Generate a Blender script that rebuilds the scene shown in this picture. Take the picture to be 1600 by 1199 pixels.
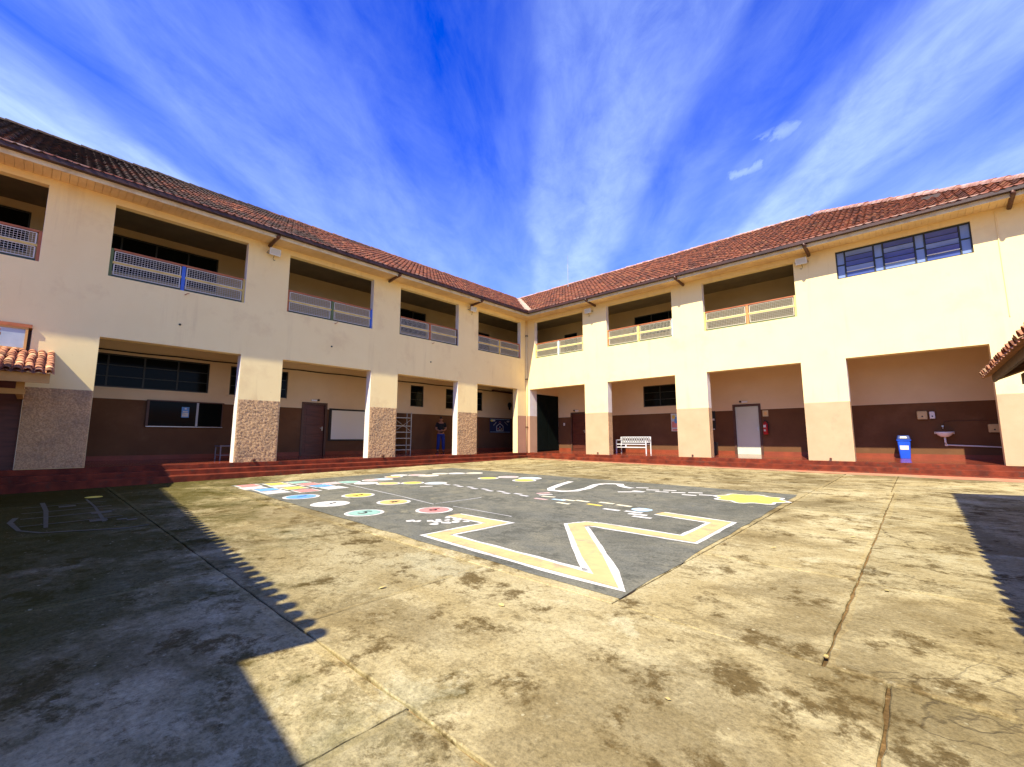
import bpy, math, random
from mathutils import Vector, Matrix
random.seed(7)
R = math.radians
scene = bpy.context.scene
for o in list(bpy.data.objects): bpy.data.objects.remove(o)
col = scene.collection

# ------------------------------------------------------------------ camera
cam_d = bpy.data.cameras.new('camera'); cam = bpy.data.objects.new('camera', cam_d); col.objects.link(cam)
cam_d.sensor_fit = 'HORIZONTAL'; cam_d.sensor_width = 36.0; cam_d.lens = 36.0 * 685.77 / 1600
cam_d.clip_start = 0.05; cam_d.clip_end = 3000
YAW, PIT = R(42.693), R(7.2076)
fw = Vector((-math.sin(YAW) * math.cos(PIT), math.cos(YAW) * math.cos(PIT), math.sin(PIT)))
cam.location = (15.6, -18.088, 0.962)
cam.rotation_euler = fw.to_track_quat('-Z', 'Y').to_euler()
scene.camera = cam

# ------------------------------------------------------------------ sun and sky
SUN = Vector((0.215, -0.87, 1.0)).normalized()          # direction towards the sun
elev = math.asin(SUN.z); azim = math.atan2(SUN.x, SUN.y)
sl = bpy.data.lights.new('sun', 'SUN'); sl.energy = 5.0; sl.angle = R(0.5); sl.color = (1.0, 0.92, 0.74)
so = bpy.data.objects.new('sun', sl); col.objects.link(so); so.rotation_euler = (-SUN).to_track_quat('-Z', 'Y').to_euler(); so.location = (10, -30, 30)

world = bpy.data.worlds.new('World'); scene.world = world; world.use_nodes = True
wn = world.node_tree; wn.nodes.clear()
def N(t, typ, **kw):
    n = t.nodes.new(typ)
    for k, v in kw.items(): setattr(n, k, v)
    return n
def lk(t, a, b): t.links.new(a, b)
def math_n(t, op, a, b=None, c=None):
    n = N(t, 'ShaderNodeMath', operation=op)
    for i, v in enumerate((a, b, c)):
        if v is None: continue
        if isinstance(v, (int, float)): n.inputs[i].default_value = v
        else: lk(t, v, n.inputs[i])
    return n.outputs[0]
def ramp(t, fac, stops, interp='LINEAR'):
    n = N(t, 'ShaderNodeValToRGB'); cr = n.color_ramp; cr.interpolation = interp
    while len(cr.elements) > 1: cr.elements.remove(cr.elements[-1])
    for i, (p, c) in enumerate(stops):
        e = cr.elements[0] if i == 0 else cr.elements.new(p)
        e.position = p; e.color = (c, c, c, 1) if isinstance(c, (int, float)) else (*c, 1)
    if fac is not None: lk(t, fac, n.inputs[0])
    return n.outputs[0]
def mixc(t, fac, a, b, mode='MIX'):
    n = N(t, 'ShaderNodeMix', data_type='RGBA', blend_type=mode)
    for i, v in ((0, fac), (6, a), (7, b)):
        if isinstance(v, (int, float)): n.inputs[i].default_value = v
        elif isinstance(v, tuple): n.inputs[i].default_value = (*v, 1)
        else: lk(t, v, n.inputs[i])
    return n.outputs[2]
def noise(t, vec, scale, detail=4, rough=0.55, dist=0.0):
    n = N(t, 'ShaderNodeTexNoise'); n.inputs['Scale'].default_value = scale; n.inputs['Detail'].default_value = detail
    n.inputs['Roughness'].default_value = rough; n.inputs['Distortion'].default_value = dist
    if vec is not None: lk(t, vec, n.inputs['Vector'])
    return n.outputs[0]

sky = N(wn, 'ShaderNodeTexSky', sky_type='NISHITA'); sky.sun_disc = False
sky.sun_elevation = elev; sky.sun_rotation = azim; sky.air_density = 1.0; sky.dust_density = 0.3; sky.ozone_density = 3.0
tc = N(wn, 'ShaderNodeTexCoord'); sx = N(wn, 'ShaderNodeSeparateXYZ'); lk(wn, tc.outputs['Generated'], sx.inputs[0])
zc = math_n(wn, 'MAXIMUM', sx.outputs[2], 0.03)
def lin(ax, ay):
    return math_n(wn, 'DIVIDE', math_n(wn, 'ADD', math_n(wn, 'MULTIPLY', sx.outputs[0], ax), math_n(wn, 'MULTIPLY', sx.outputs[1], ay)), zc)
ca = lin(0.773, 0.635); cl = lin(-0.635, 0.773)         # across and along the cirrus streets of a flat cloud layer
cv = N(wn, 'ShaderNodeCombineXYZ'); lk(wn, ca, cv.inputs[0]); lk(wn, math_n(wn, 'MULTIPLY', cl, 0.30), cv.inputs[1])
cv2 = N(wn, 'ShaderNodeCombineXYZ'); lk(wn, math_n(wn, 'MULTIPLY', ca, 2.3), cv2.inputs[0]); lk(wn, math_n(wn, 'MULTIPLY', cl, 1.1), cv2.inputs[1])
n1 = noise(wn, cv.outputs[0], 1.5, 5, 0.55, 0.15); n2 = noise(wn, cv2.outputs[0], 3.4, 10, 0.66, 0.35)
cw = math_n(wn, 'ADD', ca, math_n(wn, 'MULTIPLY', math_n(wn, 'SUBTRACT', n1, 0.5), 0.55))
cf = math_n(wn, 'MULTIPLY_ADD', cw, 0.25, 0.5)         # -2..2 -> 0..1
bands = ramp(wn, cf, [(0.0, .55), (.05, .60), (.10, .80), (.145, .75), (.175, .22), (.21, .12), (.25, .34), (.31, .26), (.355, .30), (.40, .12), (.445, .06),
                      (.485, .16), (.512, .52), (.535, .46), (.562, .66), (.592, .50), (.622, .12), (.665, .22), (.695, .08), (.72, .30), (.745, .78), (.785, .72), (.83, .14), (.87, .22), (.92, .5), (1, .5)], 'EASE')
dens = math_n(wn, 'MULTIPLY', bands, math_n(wn, 'MULTIPLY_ADD', math_n(wn, 'SUBTRACT', n2, 0.5), 1.5, 0.86))
cv3 = N(wn, 'ShaderNodeCombineXYZ'); lk(wn, math_n(wn, 'MULTIPLY', ca, 4.0), cv3.inputs[0]); lk(wn, math_n(wn, 'MULTIPLY', cl, 1.3), cv3.inputs[1])
n3 = noise(wn, cv3.outputs[0], 1.1, 8, .64, .5)
dens = math_n(wn, 'ADD', math_n(wn, 'MULTIPLY', dens, .68), math_n(wn, 'MULTIPLY', math_n(wn, 'SUBTRACT', n3, .56), .40))
hz = ramp(wn, sx.outputs[2], [(0.0, 1.0), (.22, .85), (.36, .50), (.55, .16), (.80, 0.0)])
dens = math_n(wn, 'ADD', dens, math_n(wn, 'MULTIPLY', hz, 0.62))
# two small fair-weather puffs of the same layer
def puff(a0, l0, ra, rl):
    da = math_n(wn, 'DIVIDE', math_n(wn, 'SUBTRACT', math_n(wn, 'ADD', ca, math_n(wn, 'MULTIPLY', math_n(wn, 'SUBTRACT', n2, .5), .25)), a0), ra)
    dl = math_n(wn, 'DIVIDE', math_n(wn, 'SUBTRACT', math_n(wn, 'ADD', cl, math_n(wn, 'MULTIPLY', math_n(wn, 'SUBTRACT', n2, .5), -.3)), l0), rl)
    rr = math_n(wn, 'ADD', math_n(wn, 'MULTIPLY', da, da), math_n(wn, 'MULTIPLY', dl, dl))
    return math_n(wn, 'MULTIPLY', math_n(wn, 'MAXIMUM', math_n(wn, 'SUBTRACT', 1.0, rr), 0.0), 0.28)
dens = math_n(wn, 'ADD', dens, puff(.81, 1.37, .045, .055)); dens = math_n(wn, 'ADD', dens, puff(.77, 1.60, .05, .035))
dn = N(wn, 'ShaderNodeClamp'); lk(wn, dens, dn.inputs[0]); dn.inputs[2].default_value = 0.85
hs = N(wn, 'ShaderNodeHueSaturation'); hs.inputs['Saturation'].default_value = 1.55; hs.inputs['Value'].default_value = 1.30; hs.inputs['Hue'].default_value = 0.515
lk(wn, sky.outputs[0], hs.inputs['Color'])
blue = mixc(wn, 1.0, hs.outputs[0], (.26, 1.10, 2.5), 'MULTIPLY')
skyc = mixc(wn, dn.outputs[0], blue, (6.4, 8.6, 12.6))
bg = N(wn, 'ShaderNodeBackground'); lk(wn, skyc, bg.inputs[0]); bg.inputs[1].default_value = 0.058
wo = N(wn, 'ShaderNodeOutputWorld'); lk(wn, bg.outputs[0], wo.inputs[0])

vs = scene.view_settings; vs.view_transform = 'Standard'; vs.look = 'None'; vs.exposure = 0.9; vs.gamma = 1.0; vs.use_curve_mapping = False
scene.render.engine = 'CYCLES'; scene.cycles.max_bounces = 8; scene.cycles.diffuse_bounces = 5

# ------------------------------------------------------------------ materials
def mat(name, c, rough=0.7, c2=None, nscale=3.0, lo=.35, hi=.65, bump=0.0, bscale=40.0, streak=None, c3=None, n3=0.6, lo3=.5, hi3=.7, spec=0.4, metal=0.0, objvar=0.0, coat=0.0, drip=None):
    m = bpy.data.materials.new(name); m.use_nodes = True; t = m.node_tree; b = t.nodes['Principled BSDF']
    b.inputs['Roughness'].default_value = rough; b.inputs['Metallic'].default_value = metal
    b.inputs['Specular IOR Level'].default_value = spec; b.inputs['Coat Weight'].default_value = coat
    g = N(t, 'ShaderNodeNewGeometry'); pos = g.outputs['Position']
    if streak:
        mp = N(t, 'ShaderNodeMapping'); mp.inputs['Scale'].default_value = streak; lk(t, pos, mp.inputs[0]); vec = mp.outputs[0]
    else: vec = pos
    out = None
    if c2:
        f = ramp(t, noise(t, vec, nscale, 6, .6), [(lo, 0.0), (hi, 1.0)]); out = mixc(t, f, c, c2)
    if c3:
        f3 = ramp(t, noise(t, vec, n3, 7, .65), [(lo3, 0.0), (hi3, 1.0)]); out = mixc(t, f3, out if out else c, c3)
    if drip:
        md = N(t, 'ShaderNodeMapping'); md.inputs['Scale'].default_value = (1, 1, .07); lk(t, pos, md.inputs[0])
        fd = ramp(t, noise(t, md.outputs[0], 2.6, 6, .7), [(.54, 0.0), (.72, .38)]); fd = math_n(t, 'MULTIPLY', fd, ramp(t, noise(t, pos, .5, 3), [(.42, 0), (.62, 1)])); out = mixc(t, fd, out, drip)
        fp = ramp(t, noise(t, pos, 7, 5, .75), [(.66, 0), (.72, .35)]); out = mixc(t, fp, out, drip)
    if objvar:
        oi = N(t, 'ShaderNodeObjectInfo'); v = math_n(t, 'MULTIPLY_ADD', oi.outputs['Random'], objvar, 1 - objvar / 2)
        cc = N(t, 'ShaderNodeCombineColor'); [lk(t, v, cc.inputs[i]) for i in range(3)]
        out = mixc(t, 1.0, out if out else c, cc.outputs[0], 'MULTIPLY')
    if out: lk(t, out, b.inputs['Base Color'])
    else: b.inputs['Base Color'].default_value = (*c, 1)
    if bump:
        bp = N(t, 'ShaderNodeBump'); bp.inputs['Strength'].default_value = bump; bp.inputs['Distance'].default_value = 0.02
        lk(t, noise(t, pos, bscale, 5, .6), bp.inputs['Height']); lk(t, bp.outputs[0], b.inputs['Normal'])
    return m
MT = {}
MT['cream'] = mat('cream_plaster', (.90, .725, .365), .9, (.87, .685, .335), 1.1, .3, .7, .25, 60, None, (.74, .54, .265), .7, .55, .8, spec=.15, drip=(.54, .36, .18))
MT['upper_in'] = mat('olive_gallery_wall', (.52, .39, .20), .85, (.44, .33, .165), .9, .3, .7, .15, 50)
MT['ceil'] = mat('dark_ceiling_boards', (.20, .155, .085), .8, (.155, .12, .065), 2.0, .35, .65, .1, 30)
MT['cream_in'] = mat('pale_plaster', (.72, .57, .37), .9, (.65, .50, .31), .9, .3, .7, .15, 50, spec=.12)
MT['jamb'] = mat('white_jamb_paint', (.78, .73, .66), .8, (.70, .62, .52), 2.0, .4, .75, .15, 60)
MT['dado'] = mat('brown_wall_paint', (.150, .072, .032), .8, (.115, .055, .025), 1.4, .3, .7, .1, 50, None, (.18, .092, .046), .8, .55, .75, spec=.12)
MT['rough'] = mat('rough_brown_render', (.66, .43, .225), .95, (.42, .25, .12), 34, .38, .60, .6, 140, None, (.20, .15, .105), 1.3, .5, .8)
MT['beige'] = mat('beige_pier_paint', (.58, .375, .22), .9, (.51, .32, .18), 1.6, .3, .7, .3, 70, None, (.40, .25, .15), 1.2, .58, .75)
MT['pink'] = mat('pink_pier_paint', (.52, .28, .17), .85, (.45, .25, .15), 1.6, .3, .7, .2, 70)
MT['skirt'] = mat('red_skirting', (.26, .052, .018), .5, (.17, .034, .012), 3, .35, .7, .15, 60)
MT['redfloor'] = mat('polished_red_floor', (.26, .055, .025), .16, (.19, .04, .02), 1.6, .3, .7, .05, 30, None, (.12, .035, .022), .9, .55, .75, spec=.6)
MT['redstep'] = mat('worn_red_step', (.21, .035, .012), .65, (.09, .015, .006), 2.6, .38, .62, .35, 50, None, (.08, .032, .018), 5.0, .54, .68, spec=.2)
MT['fillet'] = mat('orange_mortar', (.46, .17, .085), .8, (.40, .21, .11), 2.0, .4, .6, .4, 60, None, (.36, .25, .13), .7, .52, .64)
MT['soffit'] = mat('soffit_board', (.78, .57, .30), .75, (.68, .48, .24), 2.2, .35, .65, .05, 30, None, (.50, .32, .17), .35, .5, .7)
MT['fascia'] = mat('fascia_board', (.74, .62, .40), .75, (.55, .42, .25), 3.0, .45, .7, .2, 40)
MT['gutter'] = mat('brown_gutter', (.060, .022, .014), .5, (.030, .014, .011), 2.0, .35, .65, .2, 30)
MT['edge'] = mat('red_gutter_edge', (.30, .10, .06), .6, (.50, .36, .27), 1.3, .45, .7, .2, 30)
MT['pipe'] = mat('brown_pipe', (.12, .045, .025), .5, (.07, .03, .02), 3)
MT['mortar'] = mat('pale_ridge_mortar', (.52, .33, .26), .9, (.30, .13, .085), 3.0, .4, .6, .4, 50)
MT['valley'] = mat('valley_mortar', (.50, .36, .24), .9, (.38, .25, .16), 3, .4, .65, .3, 50)
MT['white'] = mat('white_metal', (.72, .72, .70), .5, (.60, .60, .58), 4)
MT['wire'] = mat('wire_mesh', (.60, .57, .50), .6)
MT['wire2'] = mat('cream_wire_mesh', (.66, .60, .42), .6)
MT['glass'] = mat('dark_window_glass', (.005, .006, .005), .10, spec=.07)
MT['glassf'] = mat('frosted_glass', (.30, .36, .40), .25, (.42, .48, .52), 2)
MT['black'] = mat('black_paint', (.012, .012, .012), .5)
MT['frame'] = mat('dark_window_frame', (.022, .026, .020), .5)
MT['dgreen'] = mat('dark_green_gate', (.004, .007, .005), .8, (.006, .010, .008), 2, spec=.05)
MT['door'] = mat('varnished_door', (.115, .030, .016), .4, (.07, .018, .01), 2, .35, .65, .1, 30, (1, 1, 8))
MT['doorf'] = mat('door_frame', (.10, .048, .026), .55, (.07, .03, .018), 3)
MT['grey'] = mat('grey_door_paint', (.58, .61, .47), .5, (.53, .56, .43), 1.2)
MT['steel'] = mat('grey_steel', (.36, .37, .38), .4, metal=.4)
MT['alu'] = mat('aluminium', (.60, .60, .58), .35, metal=.6)
MT['board'] = mat('white_board', (.74, .72, .58), .5, spec=.2)
MT['plastic_tan'] = mat('aged_plastic', (.62, .47, .22), .4, (.54, .40, .18), 6)
MT['plastic_w'] = mat('white_plastic', (.75, .75, .74), .35)
MT['ceramic'] = mat('white_ceramic', (.78, .76, .72), .12)
MT['bin'] = mat('blue_plastic', (.012, .085, .62), .35, (.010, .07, .52), 5)
MT['binlid'] = mat('dark_blue_plastic', (.012, .03, .14), .4)
MT['extred'] = mat('red_enamel', (.42, .018, .022), .25)
MT['lensg'] = mat('floodlight_glass', (.55, .55, .50), .15)
MT['wood'] = mat('weathered_timber', (.13, .065, .035), .75, (.08, .04, .022), 3, .35, .65, .2, 30, (1, 1, 6))
MT['woody'] = mat('painted_timber', (.60, .33, .11), .8, (.50, .27, .085), 3, .35, .65, .15, 30)
MT['winblue'] = mat('blue_tinted_glass', (.085, .12, .36), .18, (.06, .09, .28), 1.5)
MT['winpale'] = mat('pale_blue_panel', (.22, .30, .52), .3, (.17, .24, .44), 2)
for nm, c in dict(red=(.42, .13, .042), green=(.11, .15, .045), dgreen2=(.03, .055, .035), blue=(.05, .14, .55), yellow=(.62, .44, .12), lblue=(.45, .58, .62), orange=(.60, .26, .08), brown=(.10, .05, .03), ylite=(.78, .62, .18)).items():
    MT['r_' + nm] = mat('railing_' + nm, c, .5, tuple(v * .75 for v in c), 5, .45, .7, .15, 40)
for nm, c in dict(white=(.68, .65, .55), tan=(.64, .43, .18), blue=(.14, .34, .66), green=(.28, .46, .35), yellow=(.78, .58, .10), orange=(.78, .46, .15), red=(.68, .24, .20), lblue=(.46, .62, .68), pink=(.70, .44, .38), cream=(.76, .68, .44), sunny=(.85, .72, .10), black=(.03, .03, .03), pale=(.62, .60, .54)).items():
    MT['p_' + nm] = mat('paint_' + nm, c, .8, tuple(v * .86 for v in c), 5, .4, .7, .15, 60, None, (.24, .22, .16), 6, .54, .78, spec=.1)
MT['p_faded'] = mat('faded_paint', (.11, .105, .05), .85, (.085, .078, .035), 4, .35, .65, .15, 60)
MT['skin'] = mat('skin', (.36, .17, .10), .55); MT['hair'] = mat('dark_hair', (.015, .011, .009), .6)
MT['shirt'] = mat('black_cotton', (.014, .014, .015), .9); MT['jeans'] = mat('blue_trousers', (.02, .04, .22), .85); MT['shoe'] = mat('dark_shoes', (.05, .04, .035), .6)
MT['leaf'] = mat('dry_leaf', (.62, .52, .16), .8, (.40, .28, .10), 30, objvar=.5)
MT['bboard'] = mat('navy_felt', (.018, .030, .085), .9, (.012, .02, .06), 3)

def tile_mat(name, c, c2, dirt, dlo, dhi, grow=0.0):
    m = bpy.data.materials.new(name); m.use_nodes = True; t = m.node_tree; b = t.nodes['Principled BSDF']; b.inputs['Roughness'].default_value = .85
    a = N(t, 'ShaderNodeAttribute', attribute_name='tile_tone'); oi = N(t, 'ShaderNodeObjectInfo')
    r = math_n(t, 'FRACT', math_n(t, 'ADD', a.outputs['Fac'], oi.outputs['Random']))
    base = ramp(t, r, [(0, tuple(v * .35 for v in c)), (.25, c2), (.6, c), (.9, tuple(min(1, v * 1.35) for v in c)), (1, (c[0] * 1.25, c[1] * 2.0, c[2] * 2.2))])
    g = N(t, 'ShaderNodeNewGeometry'); sp = N(t, 'ShaderNodeSeparateXYZ'); lk(t, g.outputs['Position'], sp.inputs[0])      # older, more lichen-covered roof towards the far end of the wing
    f = ramp(t, math_n(t, 'ADD', noise(t, g.outputs['Position'], .28, 6, .6), math_n(t, 'MULTIPLY', math_n(t, 'ADD', sp.outputs[1], 9.5), -grow * .5)), [(dlo, 0), (dhi, .85)])
    f2 = ramp(t, noise(t, g.outputs['Position'], 9, 4, .7), [(.42, 0), (.62, .8)])
    o = mixc(t, math_n(t, 'MULTIPLY', f2, .55), base, dirt); o = mixc(t, f, o, dirt)
    lk(t, o, b.inputs['Base Color'])
    bp = N(t, 'ShaderNodeBump'); bp.inputs['Strength'].default_value = .3; bp.inputs['Distance'].default_value = .01; lk(t, noise(t, g.outputs['Position'], 60, 4), bp.inputs['Height']); lk(t, bp.outputs[0], b.inputs['Normal'])
    return m
MT['tileL'] = tile_mat('old_roof_tile', (.21, .055, .020), (.125, .033, .014), (.022, .016, .009), .46, .64, .045)
MT['tileR'] = tile_mat('red_roof_tile', (.19, .050, .017), (.12, .031, .012), (.036, .018, .009), .60, .80)
MT['tileC'] = tile_mat('barrel_tile', (.62, .27, .12), (.50, .19, .085), (.14, .06, .035), .62, .85)

def ground_mat(name, base, alt, stain, pale, shade_olive=None, objvar=.32):
    m = bpy.data.materials.new(name); m.use_nodes = True; t = m.node_tree; b = t.nodes['Principled BSDF']; b.inputs['Specular IOR Level'].default_value = 0.0
    g = N(t, 'ShaderNodeNewGeometry'); pos = g.outputs['Position']
    mp = N(t, 'ShaderNodeMapping'); mp.inputs['Rotation'].default_value = (0, 0, R(25)); mp.inputs['Scale'].default_value = (.85, 1.2, 1); lk(t, pos, mp.inputs[0]); sv = mp.outputs[0]
    o = mixc(t, ramp(t, noise(t, sv, 1.3, 8, .68, .4), [(.36, 0), (.62, 1)]), base, alt)
    o = mixc(t, ramp(t, noise(t, pos, .42, 9, .72, .25), [(.50, 0), (.56, .42), (.70, .72)]), o, stain)
    o = mixc(t, ramp(t, noise(t, sv, 5.5, 8, .78, .3), [(.53, 0), (.60, .75)]), o, tuple(v * .55 + w * .25 for v, w in zip(alt, stain)))
    o = mixc(t, ramp(t, noise(t, pos, 2.3, 10, .76, .15), [(.53, 0), (.60, .85)]), o, stain)
    o = mixc(t, ramp(t, noise(t, pos, .9, 10, .74, .2), [(.58, 0), (.63, .6)]), o, pale)
    if shade_olive:
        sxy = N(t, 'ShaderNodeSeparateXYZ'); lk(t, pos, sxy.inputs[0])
        # patchy olive darkening painted in to deepen the shade on the yard's south-west side
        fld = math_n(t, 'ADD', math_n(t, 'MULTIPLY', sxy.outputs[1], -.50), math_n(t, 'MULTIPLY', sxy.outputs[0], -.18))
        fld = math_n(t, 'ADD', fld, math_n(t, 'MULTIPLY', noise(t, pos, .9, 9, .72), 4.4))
        o = mixc(t, ramp(t, math_n(t, 'MULTIPLY_ADD', fld, .203, -1.31), [(.38, 0), (.56, .80), (.74, .95)]), o, shade_olive)
    grain = ramp(t, noise(t, pos, 38, 6, .85), [(.32, .55), (.5, 1.0), (.7, 1.35)]); o = mixc(t, 1.0, o, grain, 'MULTIPLY')
    speck = ramp(t, noise(t, pos, 21, 2, .5), [(.70, 0), (.76, .5)]); o = mixc(t, speck, o, pale)
    # hairline cracks
    vr = N(t, 'ShaderNodeTexVoronoi', feature='DISTANCE_TO_EDGE'); vr.inputs['Scale'].default_value = .55
    va = N(t, 'ShaderNodeVectorMath', operation='ADD'); nz = N(t, 'ShaderNodeTexNoise'); nz.inputs['Scale'].default_value = 1.7; nz.inputs['Detail'].default_value = 5; lk(t, pos, nz.inputs['Vector'])
    vm = N(t, 'ShaderNodeVectorMath', operation='SCALE'); vm.inputs['Scale'].default_value = 1.1; lk(t, nz.outputs['Color'], vm.inputs[0]); lk(t, pos, va.inputs[0]); lk(t, vm.outputs[0], va.inputs[1]); lk(t, va.outputs[0], vr.inputs['Vector'])
    ck = ramp(t, vr.outputs['Distance'], [(0, 1), (.003, .9), (.006, 0)]); gate = ramp(t, noise(t, pos, .35, 2), [(.58, 0), (.66, 1)])
    ckm = math_n(t, 'MULTIPLY', ck, gate); o = mixc(t, math_n(t, 'MULTIPLY', ckm, .5), o, (.05, .036, .02))
    if objvar:
        oi = N(t, 'ShaderNodeObjectInfo'); v = math_n(t, 'MULTIPLY_ADD', oi.outputs['Random'], objvar, 1 - objvar / 2); cc = N(t, 'ShaderNodeCombineColor'); [lk(t, v, cc.inputs[i]) for i in range(3)]
        o = mixc(t, 1.0, o, cc.outputs[0], 'MULTIPLY')
    lk(t, o, b.inputs['Base Color'])
    lk(t, ramp(t, noise(t, pos, 1.1, 6, .65), [(.3, .62), (.7, .92)]), b.inputs['Roughness'])
    hgt = math_n(t, 'SUBTRACT', math_n(t, 'ADD', noise(t, pos, 30, 5, .65), math_n(t, 'MULTIPLY', noise(t, sv, 2.6, 8, .74), 1.2)), math_n(t, 'MULTIPLY', ckm, 1.2))
    bp = N(t, 'ShaderNodeBump'); bp.inputs['Strength'].default_value = .55; bp.inputs['Distance'].default_value = .012; lk(t, hgt, bp.inputs['Height']); lk(t, bp.outputs[0], b.inputs['Normal'])
    return m
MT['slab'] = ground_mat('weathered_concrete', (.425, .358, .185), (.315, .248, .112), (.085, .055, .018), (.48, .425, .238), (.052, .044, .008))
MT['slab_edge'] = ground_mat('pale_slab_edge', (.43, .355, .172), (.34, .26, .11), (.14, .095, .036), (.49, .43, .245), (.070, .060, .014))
MT['soil'] = ground_mat('joint_dirt', (.42, .27, .12), (.34, .21, .085), (.20, .12, .05), (.50, .38, .20), None, 0)
MT['joint'] = ground_mat('slab_joint_dirt', (.27, .165, .065), (.20, .12, .045), (.08, .05, .02), (.38, .28, .14), None, 0)
MT['court'] = ground_mat('grey_court_paint', (.195, .182, .125), (.142, .140, .108), (.10, .098, .072), (.28, .25, .15), None, 0)

# ------------------------------------------------------------------ mesh helpers
class MB:
    def __init__(s): s.v = []; s.f = []
    def add(s, vs, fs):
        n = len(s.v); s.v += [tuple(p) for p in vs]; s.f += [tuple(i + n for i in f) for f in fs]; return s
    def box(s, p0, p1):
        x0, y0, z0 = [min(a, b) for a, b in zip(p0, p1)]; x1, y1, z1 = [max(a, b) for a, b in zip(p0, p1)]
        return s.add([(x0, y0, z0), (x1, y0, z0), (x1, y1, z0), (x0, y1, z0), (x0, y0, z1), (x1, y0, z1), (x1, y1, z1), (x0, y1, z1)],
                     [(0, 3, 2, 1), (4, 5, 6, 7), (0, 1, 5, 4), (1, 2, 6, 5), (2, 3, 7, 6), (3, 0, 4, 7)])
    def bar(s, a, b, w, h=None, up=(0, 0, 1)):
        a = Vector(a); b = Vector(b); d = (b - a).normalized(); u = Vector(up)
        if abs(d.dot(u)) > .95: u = Vector((1, 0, 0))
        sd = d.cross(u).normalized(); u = sd.cross(d); h = h or w; q = []
        for p in (a, b):
            for i, j in ((-1, -1), (1, -1), (1, 1), (-1, 1)): q.append(p + sd * i * w / 2 + u * j * h / 2)
        return s.add(q, [(0, 1, 2, 3), (7, 6, 5, 4), (0, 4, 5, 1), (1, 5, 6, 2), (2, 6, 7, 3), (3, 7, 4, 0)])
    def tube(s, pts, r, n=8, caps=True):
        pts = [Vector(p) for p in pts]; rs = r if isinstance(r, (list, tuple)) else [r] * len(pts); rings = []
        for i, p in enumerate(pts):
            d = (pts[min(i + 1, len(pts) - 1)] - pts[max(i - 1, 0)]).normalized(); u = Vector((0, 0, 1)) if abs(d.z) < .9 else Vector((1, 0, 0))
            a = d.cross(u).normalized(); b = a.cross(d)
            rings.append([p + (a * math.cos(k * 2 * math.pi / n) + b * math.sin(k * 2 * math.pi / n)) * rs[i] for k in range(n)])
        vs = [q for rg in rings for q in rg]; fs = []
        for i in range(len(pts) - 1):
            for k in range(n): fs.append((i * n + k, i * n + (k + 1) % n, (i + 1) * n + (k + 1) % n, (i + 1) * n + k))
        if caps: fs += [tuple(range(n))[::-1], tuple(range((len(pts) - 1) * n, len(pts) * n))]
        return s.add(vs, fs)
    def poly(s, pts): return s.add(pts, [tuple(range(len(pts)))])
    def lathe(s, prof, c, n=20, axis=(0, 0, 1)):
        ax = Vector(axis).normalized(); u = Vector((1, 0, 0)) if abs(ax.x) < .9 else Vector((0, 1, 0)); a = ax.cross(u).normalized(); b = ax.cross(a); c = Vector(c); vs = []; fs = []
        for r, h in prof:
            for k in range(n):
                t = k * 2 * math.pi / n; vs.append(c + ax * h + (a * math.cos(t) + b * math.sin(t)) * r)
        for i in range(len(prof) - 1):
            for k in range(n): fs.append((i * n + k, i * n + (k + 1) % n, (i + 1) * n + (k + 1) % n, (i + 1) * n + k))
        fs += [tuple(range(n))[::-1], tuple(range((len(prof) - 1) * n, len(prof) * n))]
        return s.add(vs, fs)
    def loft(s, rings):
        n = len(rings[0]); vs = [p for r in rings for p in r]; fs = []
        for i in range(len(rings) - 1):
            for k in range(n): fs.append((i * n + k, i * n + (k + 1) % n, (i + 1) * n + (k + 1) % n, (i + 1) * n + k))
        fs += [tuple(range(n))[::-1], tuple(range((len(rings) - 1) * n, len(rings) * n))]
        return s.add(vs, fs)
    def mesh(s, name, m, smooth=False):
        me = bpy.data.meshes.new(name); me.from_pydata(s.v, [], s.f); me.update()
        if m is not None: me.materials.append(MT[m] if isinstance(m, str) else m)
        if smooth: me.polygons.foreach_set('use_smooth', [True] * len(me.polygons))
        return me
    def build(s, name, m, parent=None, smooth=False, fix=True, bevel=0.0, kind=None):
        me = s.mesh(name, m, smooth)
        if fix:
            import bmesh
            bm = bmesh.new(); bm.from_mesh(me); bmesh.ops.recalc_face_normals(bm, faces=bm.faces); bm.to_mesh(me); bm.free()
        o = bpy.data.objects.new(name, me); col.objects.link(o); o.parent = parent
        if bevel:
            b = o.modifiers.new('bevel', 'BEVEL'); b.width = bevel; b.segments = 2; b.limit_method = 'ANGLE'
        if kind: o['kind'] = kind
        return o
def place(name, me, parent=None, mw=None):
    o = bpy.data.objects.new(name, me); col.objects.link(o); o.parent = parent
    if mw is not None: o.matrix_world = mw if parent is None else mw
    return o
def tag(o, label, cat, group=None):
    o['label'] = label; o['category'] = cat
    if group: o['group'] = group
    return o
def thing(name, label, cat, loc=(0, 0, 0), group=None):
    o = bpy.data.objects.new(name, None); col.objects.link(o); o.location = loc; o.empty_display_size = .2
    return tag(o, label, cat, group)
class Off(MB):
    """mesh builder whose coordinates are given in world space and stored relative to a thing's base"""
def rel(mb, root):
    l = root.location; mb.v = [(x - l.x, y - l.y, z - l.z) for x, y, z in mb.v]; return mb
def gz(x, y): return .0125 * y - .006 * x            # the yard falls gently away from the building's inner corner

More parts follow.
